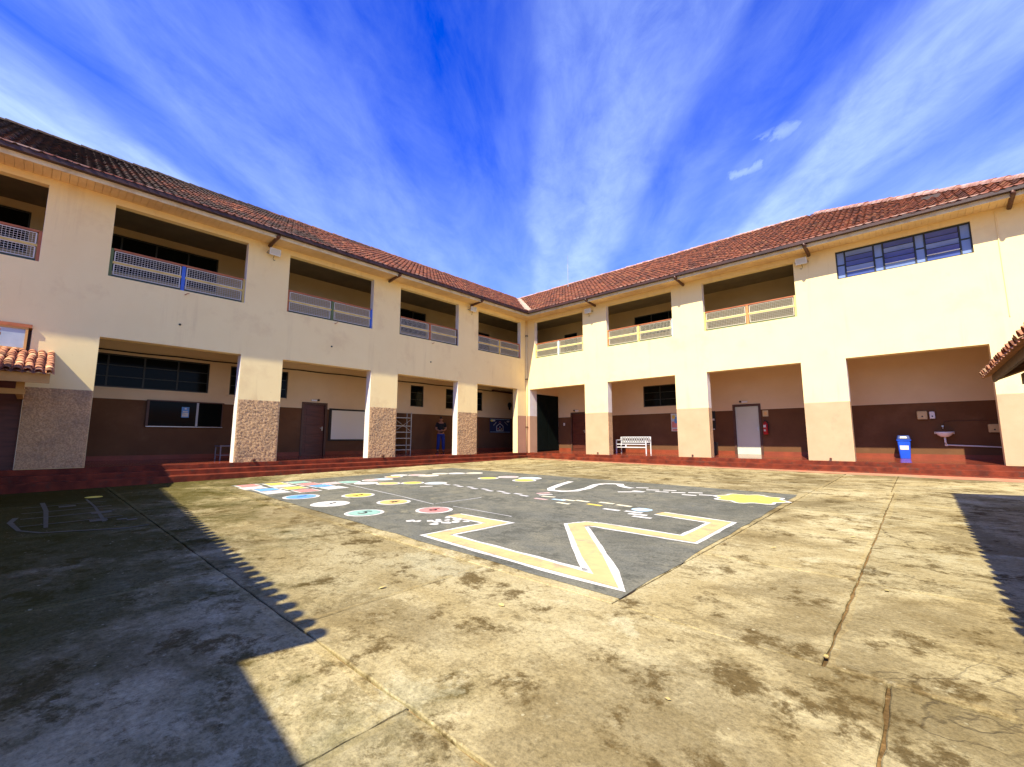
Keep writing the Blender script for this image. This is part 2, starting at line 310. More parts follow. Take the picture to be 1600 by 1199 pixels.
# ------------------------------------------------------------------ ground
gb = MB(); xs = [-400, -60, -5, 0, 5, 10, 15, 20, 60, 400]; ys = [-400, -60, -25, -20, -15, -10, -5, 0, 5, 60, 400]
for y in ys:
    for x in xs: gb.v.append((x, y, max(-1.2, min(.3, gz(x, y))) - .022))
for j in range(len(ys) - 1):
    for i in range(len(xs) - 1): k = j * len(xs) + i; gb.f.append((k, k + 1, k + 1 + len(xs), k + len(xs)))
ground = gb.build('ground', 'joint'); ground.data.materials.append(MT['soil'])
for p in ground.data.polygons:
    if not (-6 < p.center.x < 20 and -26 < p.center.y < 5): p.material_index = 1
ground['kind'] = 'structure'
def slab(x0, x1, y0, y1, gap=.007):
    x0 += gap * random.uniform(.6, 1.5); x1 -= gap * random.uniform(.6, 1.5); y0 += gap * random.uniform(.6, 1.5); y1 -= gap * random.uniform(.6, 1.5)
    n = 18; ring = []
    def jit(): return random.uniform(-.006, .006)
    for k in range(n): ring.append((x0 + (x1 - x0) * k / n + (jit() if k else 0), y0 + jit()))
    for k in range(n): ring.append((x1 + jit(), y0 + (y1 - y0) * k / n))
    for k in range(n): ring.append((x1 - (x1 - x0) * k / n, y1 + jit()))
    for k in range(n): ring.append((x0 + jit(), y1 - (y1 - y0) * k / n))
    dz = random.uniform(-.002, .002); m = MB(); cx, cy = (x0 + x1) / 2, (y0 + y1) / 2
    top = [(x, y, gz(x, y) + dz) for x, y in ring]; mid = [(cx + (x - cx), cy + (y - cy), gz(x, y) - .006 + dz) for x, y in ring]
    inn = [(x + (cx - x) * .006 / max(.3, abs(cx - x) + .01), y + (cy - y) * .006 / max(.3, abs(cy - y) + .01), z) for x, y, z in top]
    bot = [(x, y, gz(x, y) - .03) for x, y in ring]; k = len(ring)
    def ins(d): return [(x + max(-d, min(d, cx - x)) * (1 if abs(x - cx) > abs(x1 - x0) / 2 - d - .01 else 0), y + max(-d, min(d, cy - y)) * (1 if abs(y - cy) > abs(y1 - y0) / 2 - d - .01 else 0)) for x, y, _ in inn]
    wd = random.choice((.03, .045, .06)); core = [(x + random.uniform(-.018, .018), y + random.uniform(-.018, .018)) for x, y in ins(wd)]; core = [(x, y, gz(x, y) + dz) for x, y in core]
    ne = len(m.v)
    m.add(inn + core, [(i, (i + 1) % k, (i + 1) % k + k, i + k) for i in range(k)]); m.add(core, [tuple(range(k))])
    m.add(inn + mid + bot, [(i, i + k, (i + 1) % k + k, (i + 1) % k) for i in range(k)] + [(i + k, i + 2 * k, (i + 1) % k + 2 * k, (i + 1) % k + k) for i in range(k)])
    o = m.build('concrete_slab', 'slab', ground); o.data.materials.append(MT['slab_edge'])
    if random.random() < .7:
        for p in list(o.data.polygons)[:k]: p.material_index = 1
    return o
rows = [(-1.87 * i + 0.0, None) for i in range(1)]
ylines = [-26.1, -24.2, -22.3, -20.4, -18.6, -16.77, -15.01, -13.13, -11.25, -9.37, -7.5, -5.6, -3.72, -1.85, .25]
for j in range(len(ylines) - 1):
    y0, y1 = ylines[j], ylines[j + 1]
    if y1 <= -16.7: xl = [-.6, 3.6, 7.2, 10.66, 13.72, 16.6, 19.6, 22.6]
    elif y1 <= -15: xl = [-.6, 2.5, 5.6, 8.9, 12.4, 15.38, 18.4, 22.6]
    else: xl = [-.6, 2.82, 6.4, 10.1, 13.78, 15.1, 18.7, 22.6] if y0 < -7 else [-.6, 3.3, 6.8, 10.3, 13.85, 15.05, 18.7, 22.6]
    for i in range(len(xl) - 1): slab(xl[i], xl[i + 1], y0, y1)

# ------------------------------------------------------------------ raised gallery floor and steps
ZP = .243; ZB = .31; DP = 2.6                          # platform level, level at the back wall, gallery depth
plat = bpy.data.objects.new('gallery_platform', None); col.objects.link(plat); plat['kind'] = 'structure'
def lshape(off, top, bot, name, m, inner=None, jit=0.0, endx=18.75, endy=-27.0):
    """L-shaped solid: outer edge `off` m in front of both walls, running along both wings"""
    mb = MB(); i = inner if inner is not None else -DP - .1
    n = 46; pts = []
    for k in range(n): pts.append((off, endy + (-off - endy) * k / (n - 1)))
    for k in range(1, n): pts.append((off + (endx - off) * k / (n - 1), -off))
    back = [(endx, -i), (i, -i), (i, endy)]
    front = [(x + random.uniform(-jit, jit), y + random.uniform(-jit, jit)) for x, y in pts]
    ring = front + back; k = len(ring)
    tz = lambda x, y: top
    t = [(x, y, top - (random.uniform(0, jit * .7) if q < len(front) else 0)) for q, (x, y) in enumerate(ring)]; b = [(x, y, bot) for x, y in ring]
    # split the concave top into two strips
    c = n - 1; nf = len(front)
    vs = t + b
    fs = [tuple(list(range(0, c + 1)) + [nf + 1, nf + 2]), tuple(list(range(c, nf)) + [nf, nf + 1])]
    fs += [(q, (q + 1) % k, (q + 1) % k + k, q + k) for q in range(k)]
    mb.add(vs, fs); return mb.build(name, m, plat, bevel=.012)
lshape(.035, ZP, -.30, 'platform_edge', 'redstep', inner=-.2, jit=.006)
lshape(.42, ZP - .135, -.45, 'step', 'redstep', inner=0.0, jit=.008)
lshape(.80, ZP - .268, -.55, 'step', 'redstep', inner=.3, jit=.008)
fb = MB()
fb.add([(.05, .02, ZP + .001), (18.7, .02, ZP + .001), (18.7, DP, ZB), (.05, DP, ZB)], [(0, 1, 2, 3)])
fb.add([(-.02, .02, ZP + .001), (-DP, DP, ZB), (-DP, -27, ZB), (-.02, -27, ZP + .001)], [(0, 1, 2, 3)])
fb.add([(-.02, .02, ZP + .001), (.05, .02, ZP + .001), (.05, DP, ZB), (-DP, DP, ZB)], [(0, 1, 2, 3)])
fb.build('gallery_floor', 'redfloor', plat)
# painted mortar fillet along the right wing's lowest step
fm = MB(); nn = 60
for k in range(nn + 1):
    x = 1.0 + (18.7 - 1.0) * k / nn; w = .42 + random.uniform(-.05, .05)
    fm.v += [(x, -.79, ZP - .268 - .035), (x, -.80 - w * .5, gz(x, -.8 - w * .5) + .02), (x, -.80 - w, gz(x, -.80 - w) + .003)]
for k in range(nn):
    a = k * 3; fm.f += [(a, a + 1, a + 4, a + 3), (a + 1, a + 2, a + 5, a + 4)]
fm.build('mortar_fillet', 'fillet', plat)

# ------------------------------------------------------------------ school building
ZD, ZL, ZS, ZU, ZC = 2.198, 3.630, 5.304, 7.322, 7.50
bld = thing('school_building', 'two-storey cream school with red tiled roof wrapped round the courtyard', 'building')
def mapL(u, z, t): return (-t, -u, z)
def mapR(u, z, t): return (u, t, z)
def gridwall(mp, us, zs, holes, t0, t1):
    """wall with rectangular holes; (u along, z up, t depth)"""
    us = sorted(set([u for h in holes for u in h[:2]] + list(us))); zs = sorted(set([z for h in holes for z in h[2:]] + list(zs)))
    us = [u for u in us if min(us) <= u <= max(us)]
    mb = MB(); idx = {}
    def v(i, j, t):
        k = (i, j, t)
        if k not in idx: idx[k] = len(mb.v); mb.v.append(mp(us[i], zs[j], t))
        return idx[k]
    nu, nz = len(us) - 1, len(zs) - 1
    def solid(i, j):
        if i < 0 or j < 0 or i >= nu or j >= nz: return False
        cu, cz = (us[i] + us[i + 1]) / 2, (zs[j] + zs[j + 1]) / 2
        return not any(h[0] < cu < h[1] and h[2] < cz < h[3] for h in holes)
    for i in range(nu):
        for j in range(nz):
            if not solid(i, j): continue
            mb.f.append((v(i, j, t0), v(i + 1, j, t0), v(i + 1, j + 1, t0), v(i, j + 1, t0)))
            mb.f.append((v(i, j, t1), v(i, j + 1, t1), v(i + 1, j + 1, t1), v(i + 1, j, t1)))
            if not solid(i - 1, j): mb.f.append((v(i, j, t0), v(i, j + 1, t0), v(i, j + 1, t1), v(i, j, t1)))
            if not solid(i + 1, j): mb.f.append((v(i + 1, j, t0), v(i + 1, j, t1), v(i + 1, j + 1, t1), v(i + 1, j + 1, t0)))
            if not solid(i, j - 1): mb.f.append((v(i, j, t0), v(i, j, t1), v(i + 1, j, t1), v(i + 1, j, t0)))
            if not solid(i, j + 1): mb.f.append((v(i, j + 1, t0), v(i + 1, j + 1, t0), v(i + 1, j + 1, t1), v(i, j + 1, t1)))
    return mb
LOW_L = [(.746, 3.66), (4.888, 8.12), (9.326, 12.597), (13.841, 17.135), (18.329, 21.6)]
UP_L = [(.481, 3.637), (4.902, 8.104), (9.347, 12.575), (13.865, 17.124), (18.383, 21.6)]
LOW_R = [(.216, 3.753), (5.008, 8.247), (9.523, 12.741), (13.998, 17.267)]
UP_R = [(.59, 3.709), (5.039, 8.236), (9.517, 12.752)]
TL, TU = .33, .22
gridwall(mapL, (-.36, 27), (-.2, ZS), [(a, b, -.2, ZL) for a, b in LOW_L] + [(-9, -8, 0, 1)][:0], 0, TL).build('wall', 'cream', bld)
gridwall(mapL, (-.24, 27), (ZS, ZC + .25), [(a, b, ZS, ZU) for a, b in UP_L], 0, TU).build('wall', 'cream', bld)
gridwall(mapR, (.002, 18.7), (-.2, ZS), [(a, b, -.2, ZL) for a, b in LOW_R], 0, TL + .03).build('wall', 'cream', bld)
gridwall(mapR, (.002, 18.7), (ZS, ZC + .25), [(a, b, ZS, ZU) for a, b in UP_R] + [(13.99, 17.219, 6.35, ZU)], 0, TU).build('wall', 'cream', bld)
# white painted linings of the opening sides that show
jb = MB()
def lining(mp, u, z0, z1, t, side, w=.004):
    m = MB(); a = mp(u - side * w, z0, -.001 if False else .002); b = mp(u, z1, t + .004); m.box(a, b); return m.build('jamb_lining', 'jamb', bld)
for a, b in LOW_L[1:]: lining(mapL, a, ZP, ZL, TL, -1)
for a, b in UP_L: lining(mapL, a, ZS, ZU, TU, -1)
for a, b in LOW_R: lining(mapR, a, ZP if a > 1 else ZD, ZL, (TL + .03) if a > 1 else .6, -1)
for a, b in UP_R: lining(mapR, a, ZS, ZU, TU, -1)
# dado coats on the piers
def rough_panel(u0, u1, z0, z1):
    mb = MB(); nu = max(8, int((u1 - u0) / .028)); nz = int((z1 - z0) / .028)
    for j in range(nz + 1):
        for i in range(nu + 1):
            e = i in (0, nu) or j in (0, nz); d = .002 if e and i in (0, nu) else random.uniform(.003, .027)
            mb.v.append(mapL(u0 + (u1 - u0) * i / nu, z0 + (z1 - z0) * j / nz, -d))
    for j in range(nz):
        for i in range(nu): k = j * (nu + 1) + i; mb.f.append((k, k + nu + 1, k + nu + 2, k + 1))
    return mb.build('rough_dado', 'rough', bld, smooth=True, fix=False)
PL = [(3.66, 4.888), (8.12, 9.326), (12.597, 13.841), (17.135, 18.329)]
for a, b in PL: rough_panel(a + .006, b - .006, ZP + .012, ZD)
m = MB(); m.box(mapL(.004, ZP + .01, -.004), mapL(.742, ZD, .001)); m.build('pier_dado', 'pink', bld)
for a, b in [(3.753, 5.008), (8.247, 9.523), (12.741, 13.998), (17.267, 18.69)]:
    m = MB(); m.box(mapR(a + .004, ZP + .01, -.005), mapR(b - .004, ZD, .001)); m.build('pier_dado', 'beige', bld)
    m = MB(); m.box(mapR(b + .002, ZP + .01, -.004), mapR(b + .006, ZD, TL + .034)); m.build('pier_dado', 'rough', bld)
m = MB(); m.box((.02, -.004, ZP + .01), (.214, .001, ZD)); m.build('pier_dado', 'pink', bld)
m = MB(); m.box((.217, .0, ZP + .01), (.223, .6, ZD - .002)); m.build('pier_dado', 'beige', bld)
for a in [x[0] for x in LOW_L[1:]]:       # red splash at the foot of the white jambs
    m = MB(); m.box(mapL(a - .008, ZP + .003, -.002), mapL(a - .0045, ZP + .11, TL + .005)); m.build('skirting', 'skirt', bld)

# back walls of both galleries, with real openings
WZ0, WZ1 = 2.55, 3.60
WIN_L = [(14.07, 17.6), (11.44, 13.43), (4.92, 5.70), (2.72, 3.50), (.85, 1.63)]
WIN_R = [(5.52, 8.1)]
DOOR_L = (9.90, 10.76); DOOR_R = [(1.16, 2.06), (9.76, 10.68)]
DT = 2.36
HL = [(*w, WZ0, WZ1) for w in WIN_L] + [(*DOOR_L, .0, DT)]; HR = [(*w, WZ0, WZ1) for w in WIN_R] + [(a, b, .0, DT) for a, b in DOOR_R]
gridwall(mapL, (-2.6, 27), (0, ZD), [h for h in HL if h[2] < 1 for h in [(h[0], h[1], 0, ZD)]], DP, DP + .16).build('back_wall_dado', 'dado', bld)
gridwall(mapL, (-2.6, 27), (ZD, 4.4), [(h[0], h[1], max(h[2], ZD), h[3]) for h in HL], DP, DP + .16).build('back_wall', 'cream_in', bld)
gridwall(mapR, (-2.6, 18.7), (0, ZD), [(h[0], h[1], 0, ZD) for h in HR if h[2] < 1], DP, DP + .16).build('back_wall_dado', 'dado', bld)
gridwall(mapR, (-2.6, 18.7), (ZD, 4.4), [(h[0], h[1], max(h[2], ZD), h[3]) for h in HR], DP, DP + .16).build('back_wall', 'cream_in', bld)
UWL = [(14.085, 17.6, 6.2, 7.43), (18.7, 21.2, 6.2, 7.43), (4.89, 7.2, 6.2, 7.36), (.3, 1.5, 4.9, 7.1)]; UWR = [(5.17, 7.9, 6.2, 7.25), (.7, 1.6, 4.9, 7.05)]
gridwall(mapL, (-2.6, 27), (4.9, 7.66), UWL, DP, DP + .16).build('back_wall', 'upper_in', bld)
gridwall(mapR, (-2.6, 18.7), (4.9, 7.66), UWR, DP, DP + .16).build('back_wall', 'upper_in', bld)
# red skirtings at the foot of the back walls
def skirt(mp, a, b): m = MB(); m.box(mp(a, ZB - .03, DP - .012), mp(b, ZB + .14, DP + .002)); m.build('skirting', 'skirt', bld)
skirt(mapL, -2.5, 9.80); skirt(mapL, 10.86, 27); skirt(mapR, .25, 1.06); skirt(mapR, 2.16, 9.66); skirt(mapR, 10.78, 18.6)
# gallery ceilings / first-floor slab, eaves ceiling, partition at the inner corner, end walls
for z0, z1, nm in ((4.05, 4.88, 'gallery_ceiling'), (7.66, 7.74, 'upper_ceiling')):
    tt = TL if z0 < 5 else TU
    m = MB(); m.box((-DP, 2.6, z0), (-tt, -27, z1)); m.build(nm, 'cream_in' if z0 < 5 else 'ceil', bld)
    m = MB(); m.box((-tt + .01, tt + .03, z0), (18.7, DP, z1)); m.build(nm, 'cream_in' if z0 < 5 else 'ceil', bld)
m = MB(); m.box((.02, .365, 0), (.2, DP, 4.05)); m.build('partition_wall', 'cream_in', bld)
m = MB(); m.box((.2, .62, ZB - .05), (.235, 2.55, 3.42)); g = m.build('gate', 'dgreen', bld, bevel=.004)
for k in range(2):
    m = MB(); m.box((.235, .66 + k * .95, ZB + .05), (.245, 1.54 + k * .95, 3.35)); m.build('gate_panel', 'dgreen', g)
m = MB(); m.box((18.5, .0, 0), (18.698, 11.7, 7.74)); m.build('end_wall', 'cream', bld)
m = MB(); m.box((-11.7, -26.8, 0), (-TL, -27, 7.74)); m.build('end_wall', 'cream', bld)
m = MB(); m.box((-11.7, 11.5, 0), (18.5, 11.7, 7.74)); m.build('rear_wall', 'cream', bld)
m = MB(); m.box((-11.7, 11.5, 0), (-11.5, -26.8, 7.74)); m.build('rear_wall', 'cream', bld)

# windows: frame, panes set back in the opening
def window(mp, u0, u1, z0, z1, t, n, bars=1, glass='glass', fm='frame'):
    root = MB()
    w = .045
    root.box(mp(u0, z0, t + .05), mp(u1, z0 + w, t + .10)); root.box(mp(u0, z1 - w, t + .05), mp(u1, z1, t + .10))
    for k in range(n + 1):
        c = u0 + (u1 - u0) * k / n; a, b = max(u0, c - w / 2), min(u1, c + w / 2)
        if k == 0: b = u0 + w
        if k == n: a = u1 - w
        root.box(mp(a, z0 + w, t + .052), mp(b, z1 - w, t + .098))
    for q in range(bars):
        zz = z0 + (z1 - z0) * (q + 1) / (bars + 1); root.box(mp(u0 + w, zz - .015, t + .06), mp(u1 - w, zz + .015, t + .09))
    f = root.build('window', fm, bld)
    for k in range(n):
        a = u0 + (u1 - u0) * k / n; b = u0 + (u1 - u0) * (k + 1) / n
        m = MB(); m.box(mp(a + .01, z0 + .01, t + .072), mp(b - .01, z1 - .01, t + .078)); m.build('pane', glass, f)
    return f
for a, b in WIN_L: window(mapL, a, b, WZ0, WZ1, DP, max(1, round((b - a) / 1.0)), 2)
for a, b in WIN_R: window(mapR, a, b, WZ0, WZ1, DP, 3, 2)
for h in UWL: window(mapL, *h, DP, max(1, round((h[1] - h[0]) / .9)), 1)
for h in UWR: window(mapR, *h, DP, max(1, round((h[1] - h[0]) / .9)), 1)
def sill(mp, u0, u1, z, t): m = MB(); m.box(mp(u0 - .05, z - .05, t - .03), mp(u1 + .05, z - .001, t + .001)); m.build('window_sill', 'cream_in', bld)
for a, b in WIN_L: sill(mapL, a, b, WZ0, DP)
for a, b in WIN_R: sill(mapR, a, b, WZ0, DP)
# blue louvred window of the right wing's upper storey
u0, u1, z0, z1 = 13.99, 17.219, 6.35, ZU
fr = MB(); fr.box((u0, .06, z0), (u1, .12, z0 + .04)); fr.box((u0, .06, z1 - .05), (u1, .12, z1))
secs = []; side = .26; ww = (u1 - u0 - 4 * side) / 3; x = u0
for k in range(4):
    fr.box((x, .06, z0 + .04), (x + .035, .12, z1 - .05)); fr.box((x + side - .035, .06, z0 + .04), (x + side, .12, z1 - .05)); fr.box((x + .035, .065, (z0 + z1) / 2 - .02), (x + side - .035, .115, (z0 + z1) / 2 + .02))
    secs.append(('s', x + .035, x + side - .035)); x += side
    if k < 3: secs.append(('l', x, x + ww)); x += ww
lw = fr.build('louvre_window', 'frame', bld); lw['label'] = 'wide window with blue glass louvres'
for kind, a, b in secs:
    if kind == 's':
        for q in range(2):
            za = z0 + .045 if q == 0 else (z0 + z1) / 2 + .022; zb = (z0 + z1) / 2 - .022 if q == 0 else z1 - .055
            m = MB(); m.box((a + .002, .085, za), (b - .002, .093, zb)); m.build('pane', 'winpale', lw)
    else:
        nl = 5; hh = (z1 - z0 - .1) / nl
        for q in range(nl):
            zb = z0 + .045 + q * hh; m = MB(); tl = .05 if q else .01
            m.add([(a + .01, .10, zb), (b - .01, .10, zb), (b - .01, .10 - tl, zb + hh - .012), (a + .01, .10 - tl, zb + hh - .012), (a + .01, .106, zb), (b - .01, .106, zb), (b - .01, .106 - tl, zb + hh - .012), (a + .01, .106 - tl, zb + hh - .012)],
                  [(0, 1, 2, 3), (7, 6, 5, 4), (0, 4, 5, 1), (1, 5, 6, 2), (2, 6, 7, 3), (3, 7, 4, 0)])
            m.build('pane', 'winblue' if (q + int(a)) % 3 else 'winpale', lw)
            m = MB(); m.box((a + .004, .05, zb + hh - .014), (b - .004, .112, zb + hh + .008)); m.build('louvre_bar', 'frame' if q else 'white', lw)
m = MB(); m.box((u0, .14, z0), (u1, .18, z1)); m.build('window_backing', 'black', lw)

# doors
def door(mp, u0, u1, leaf, fmat, panels, ajar=False, handle=1):
    f = MB(); f.box(mp(u0 - .09, ZB - .02, DP - .03), mp(u0, DT + .09, DP + .14)); f.box(mp(u1, ZB - .02, DP - .03), mp(u1 + .09, DT + .09, DP + .14)); f.box(mp(u0, DT, DP - .03), mp(u1, DT + .09, DP + .14))
    d = f.build('door', fmat, bld, bevel=.006)
    m = MB(); m.box(mp(u0 + .004, ZB, DP + .03), mp(u1 - .004, DT - .005, DP + .07)); l = m.build('door_leaf', leaf, d, bevel=.004)
    for k in range(panels):
        za = ZB + .12 + (DT - ZB - .2) * k / panels; zb = ZB + .12 + (DT - ZB - .2) * (k + 1) / panels - .08
        m = MB(); m.box(mp(u0 + .12, za, DP + .018), mp(u1 - .12, zb, DP + .032)); m.build('door_panel', leaf, d, bevel=.008)
    hu = u1 - .07 if handle > 0 else u0 + .07
    m = MB(); m.box(mp(hu - .02, ZB + 1.0, DP + .02), mp(hu + .02, ZB + 1.16, DP + .031)); m.bar(mp(hu, ZB + 1.1, DP + .0), mp(hu - handle * .10, ZB + 1.1, DP + .0), .018); m.bar(mp(hu, ZB + 1.1, DP + .03), mp(hu, ZB + 1.1, DP - .004), .018); m.build('handle', 'alu', d)
    return d
d = door(mapL, *DOOR_L, 'door', 'doorf', 5, handle=-1); d['label'] = 'reddish panelled classroom door in dark frame'
d = door(mapR, *DOOR_R[0], 'door', 'doorf', 5, handle=1)
d = door(mapR, *DOOR_R[1], 'grey', 'doorf', 0, handle=1); d['label'] = 'pale grey flush door with brown frame'

# soffit boards, fascia, gutter, rainwater stubs
def along(n0, n1, f):
    return [f(k) for k in range(n0, n1)]
OV = .70
for wing, mp, L0, L1 in (('L', mapL, 0, 27), ('R', mapR, 0, 18.7)):
    sb = MB(); u = -OV if False else 0; bw = .155; k = 0; u = OV
    # mitred corner strip first
    while u < L1 + .8:
        a, b = u, min(u + bw - .005, L1 + .8); dz = random.uniform(-.003, .003)
        sb.box(mp(a, ZC + dz, -OV), mp(b, ZC + .02 + dz, -.002)); u += bw
    sb.build('soffit_boards', 'soffit', bld, kind='stuff')
    fa = MB(); fa.box(mp(OV, ZC - .035, -OV - .03), mp(L1 + .8, ZC + .11, -OV)); fa.build('fascia', 'fascia', bld)
    gt = MB(); g0, g1, gz0, gz1 = OV + .035, OV + .175, 7.585, 7.715
    gt.box(mp(g1, gz0, -g1), mp(L1 + .9, gz1, -g1 + .012)); gt.box(mp(g0, gz0, -g1 + .012), mp(L1 + .9, gz0 + .012, -g0)); gt.box(mp(g0, gz0 + .012, -g0 - .012), mp(L1 + .9, gz1 + .03, -g0))
    gu = gt.build('gutter', 'gutter', bld)
    ed = MB(); u = g1
    while u < L1 + .9:
        ln = random.uniform(1.6, 3.0); b = min(u + ln, L1 + .9); dz = random.uniform(-.006, .006); ed.box(mp(u, gz1 - .012 + dz, -g1 - .008), mp(b - .01, gz1 + .016 + dz, -g1 + .018)); u = b
    ed.build('gutter_lip', 'edge', gu)
sc = MB(); sc.box((.002, -OV, ZC), (OV, -.002, ZC + .02)); sc.build('soffit_corner', 'soffit', bld)
for mp, us in ((mapL, (13.25, 8.67, 4.12)), (mapR, (4.45, 8.77, 13.25, 18.0))):
    for u in us:
        m = MB(); m.tube([mp(u, 7.60, -.83), mp(u, 7.53, -.82), mp(u, 7.505, -.78), mp(u, 7.475, -.4), mp(u, 7.43, -.0)], [.055, .06, .06, .056, .056], 10); m.build('rain_pipe', 'pipe', bld, smooth=True)
m = MB(); m.tube([(.05, -.05, 7.5), (.05, -.05, .25)], .035, 10); m.build('corner_downpipe', 'cream', bld, smooth=True)
for z in (6.62, 4.2, 1.6):
    m = MB(); m.box((.005, -.12, z - .02), (.12, -.005, z + .02)); m.build('pipe_clip', 'pipe', bld)
m = MB(); m.tube([(17.72, -.018, 7.46), (17.72, -.018, 6.0), (17.725, -.018, 4.34)], .012, 6); m.build('wall_conduit', 'cream', bld)
# conduit and pipes along the left gallery
m = MB(); pts = [(-DP + .03, -17.9 + k * .98, 3.68 + (.02 if k % 2 else 0) + k * .003) for k in range(21)]; m.tube(pts, .022, 6); m.build('conduit', 'black', bld)
m = MB(); m.tube([(-DP + .08, -.15, 3.77), (-DP + .08, 2.2, 3.72)], .05, 8); m.build('ceiling_pipe', 'pipe', bld)
for y, z in ((-15.425, 5.197), (-10.876, 5.215), (-6.425, 5.181)):
    m = MB(); m.tube([(0, y, z), (.05, y, z - .02), (.07, y + .04, z + .02), (.06, y + .09, z + .035)], .012, 6); m.build('wall_hook', 'r_red', bld)
for y, z in ((-15.477, 4.276), (-10.952, 4.332), (-6.472, 4.338)):
    m = MB(); m.lathe([(.03, 0), (.03, .02), (.012, .03)], (0, y, z), 10, (1, 0, 0)); m.build('wall_plug', 'black', bld)
for u in (4.42, 8.82, 13.36):
    m = MB(); m.tube([mapR(u, ZP + .07, -.005), mapR(u, ZP + .07, -.06)], .035, 8); m.build('drain_spout', 'pipe', bld)
for u in (13.28, 8.7):
    m = MB(); m.tube([mapL(u, ZP + .06, -.02), mapL(u, ZP + .05, -.09)], .045, 8); m.build('drain_spout', 'pipe', bld)

# ------------------------------------------------------------------ roof
EO, EZ = .86, 7.70; RUN = 6.71; SL = .5627; TH = math.atan(SL); CT, ST = math.cos(TH), math.sin(TH)
roofL = MB(); rz = EZ + RUN * SL; r = -(RUN - EO)
def roofpt(d): return EZ + d * SL - .07
A = (EO, -EO, EZ - .07); Bv = (r, -r, rz - .07)
roofL.add([A, (EO, -27.6, EZ - .07), (r, -27.6, rz - .07), Bv, (r * 2 - EO, -27.6, EZ - .07), (r * 2 - EO, -r * 2 + EO, EZ - .07)], [(0, 1, 2, 3), (2, 4, 5, 3)])
rl = roofL.build('roof', 'gutter', bld, fix=False)
XE = 18.7 + EO; XR = XE - RUN
roofR = MB(); roofR.add([A, (XE, -EO, EZ - .07), (XR, -r, rz - .07), Bv, (XE, -r * 2 + EO, EZ - .07), (r * 2 - EO, -r * 2 + EO, EZ - .07)], [(0, 3, 2, 1), (1, 2, 4), (2, 3, 5, 4)])
rr_ = roofR.build('roof', 'tileR', bld, fix=False)
TW, TL_ = .21, .335
PROF = [(0, .014), (.08, .002), (.30, .0), (.44, .012), (.54, .040), (.70, .056), (.86, .040), (1.0, .016)]
def tile_verts():
    """one S-profile tile in its own frame: x across, y up the slope, z proud of the roof"""
    v = []; n = len(PROF)
    for a, h in PROF: v.append((a * TW * 1.02, 0, h + .034))
    for a, h in PROF: v.append((a * TW * 1.02, TL_ * 1.12, h + .004))
    for a, h in PROF: v.append((a * TW * 1.02, .002, h + .012))
    f = [(i, i + 1, n + i + 1, n + i) for i in range(n - 1)] + [(2 * n + i, 2 * n + i + 1, i + 1, i) for i in range(n - 1)]
    return v, f
TV, TF = tile_verts()
tile_me = {}
for key in ('tileL', 'tileR'):
    me = bpy.data.meshes.new('roof_tile'); me.from_pydata(TV, [], TF); me.materials.append(MT[key]); me.polygons.foreach_set('use_smooth', [i < 7 for i in range(len(TF))]); tile_me[key] = me
camp = cam.location
def tile_field(O, ex, et, en, srange, matkey, parent, keep, nearest=300):
    items = []; nrow = int(RUN / CT / TL_)
    for j in range(nrow + 1):
        t = j * TL_; d = t * CT; i0 = int(math.floor(srange[0] / TW)); i1 = int(math.ceil(srange[1] / TW))
        for i in range(i0, i1):
            s = i * TW + (TW * .03 if j % 2 else 0)
            if not keep(s, d): continue
            p = O + ex * (s + random.uniform(-.005, .005)) + et * (t + random.uniform(-.012, .012)) + en * random.uniform(-.006, .008)
            rot = random.gauss(0, .012); items.append((p, rot))
    B = Matrix((ex, et, en)).transposed().to_4x4()
    items.sort(key=lambda q: (q[0] - camp).length)
    # nearest tiles inside the picture are parts of their own
    def inview(p):
        q = p - camp; f = q.dot(fw); u = q.dot(Vector((math.cos(YAW), math.sin(YAW), 0)));  return f > 0 and abs(u / f) < 800 / 685.77
    vis = [q for q in items if inview(q[0])]; near = vis[:nearest]; ids = set(id(q) for q in near); rest = [q for q in items if id(q) not in ids]
    for p, rot in near:
        o = bpy.data.objects.new('roof_tile', tile_me[matkey]); col.objects.link(o); o.parent = parent; o.matrix_local = Matrix.Translation(p) @ B @ Matrix.Rotation(rot, 4, 'Z')
    V, F, T = [], [], []
    for p, rot in rest:
        n = len(V); c, s_ = math.cos(rot), math.sin(rot)
        for x, y, z in TV: V.append(p + ex * (x * c - y * s_) + et * (x * s_ + y * c) + en * z)
        F += [tuple(i + n for i in f) for f in TF]; T += [random.random()] * len(TF)
    me = bpy.data.meshes.new('roof_tiles'); me.from_pydata(V, [], F); me.materials.append(MT[matkey])
    at = me.attributes.new('tile_tone', 'FLOAT', 'FACE'); at.data.foreach_set('value', T); me.polygons.foreach_set('use_smooth', [(i % len(TF)) < 7 for i in range(len(F))])
    o = bpy.data.objects.new('roof_tiles', me); col.objects.link(o); o.parent = parent; o['kind'] = 'stuff'
O = Vector((EO, -EO, EZ - .06))
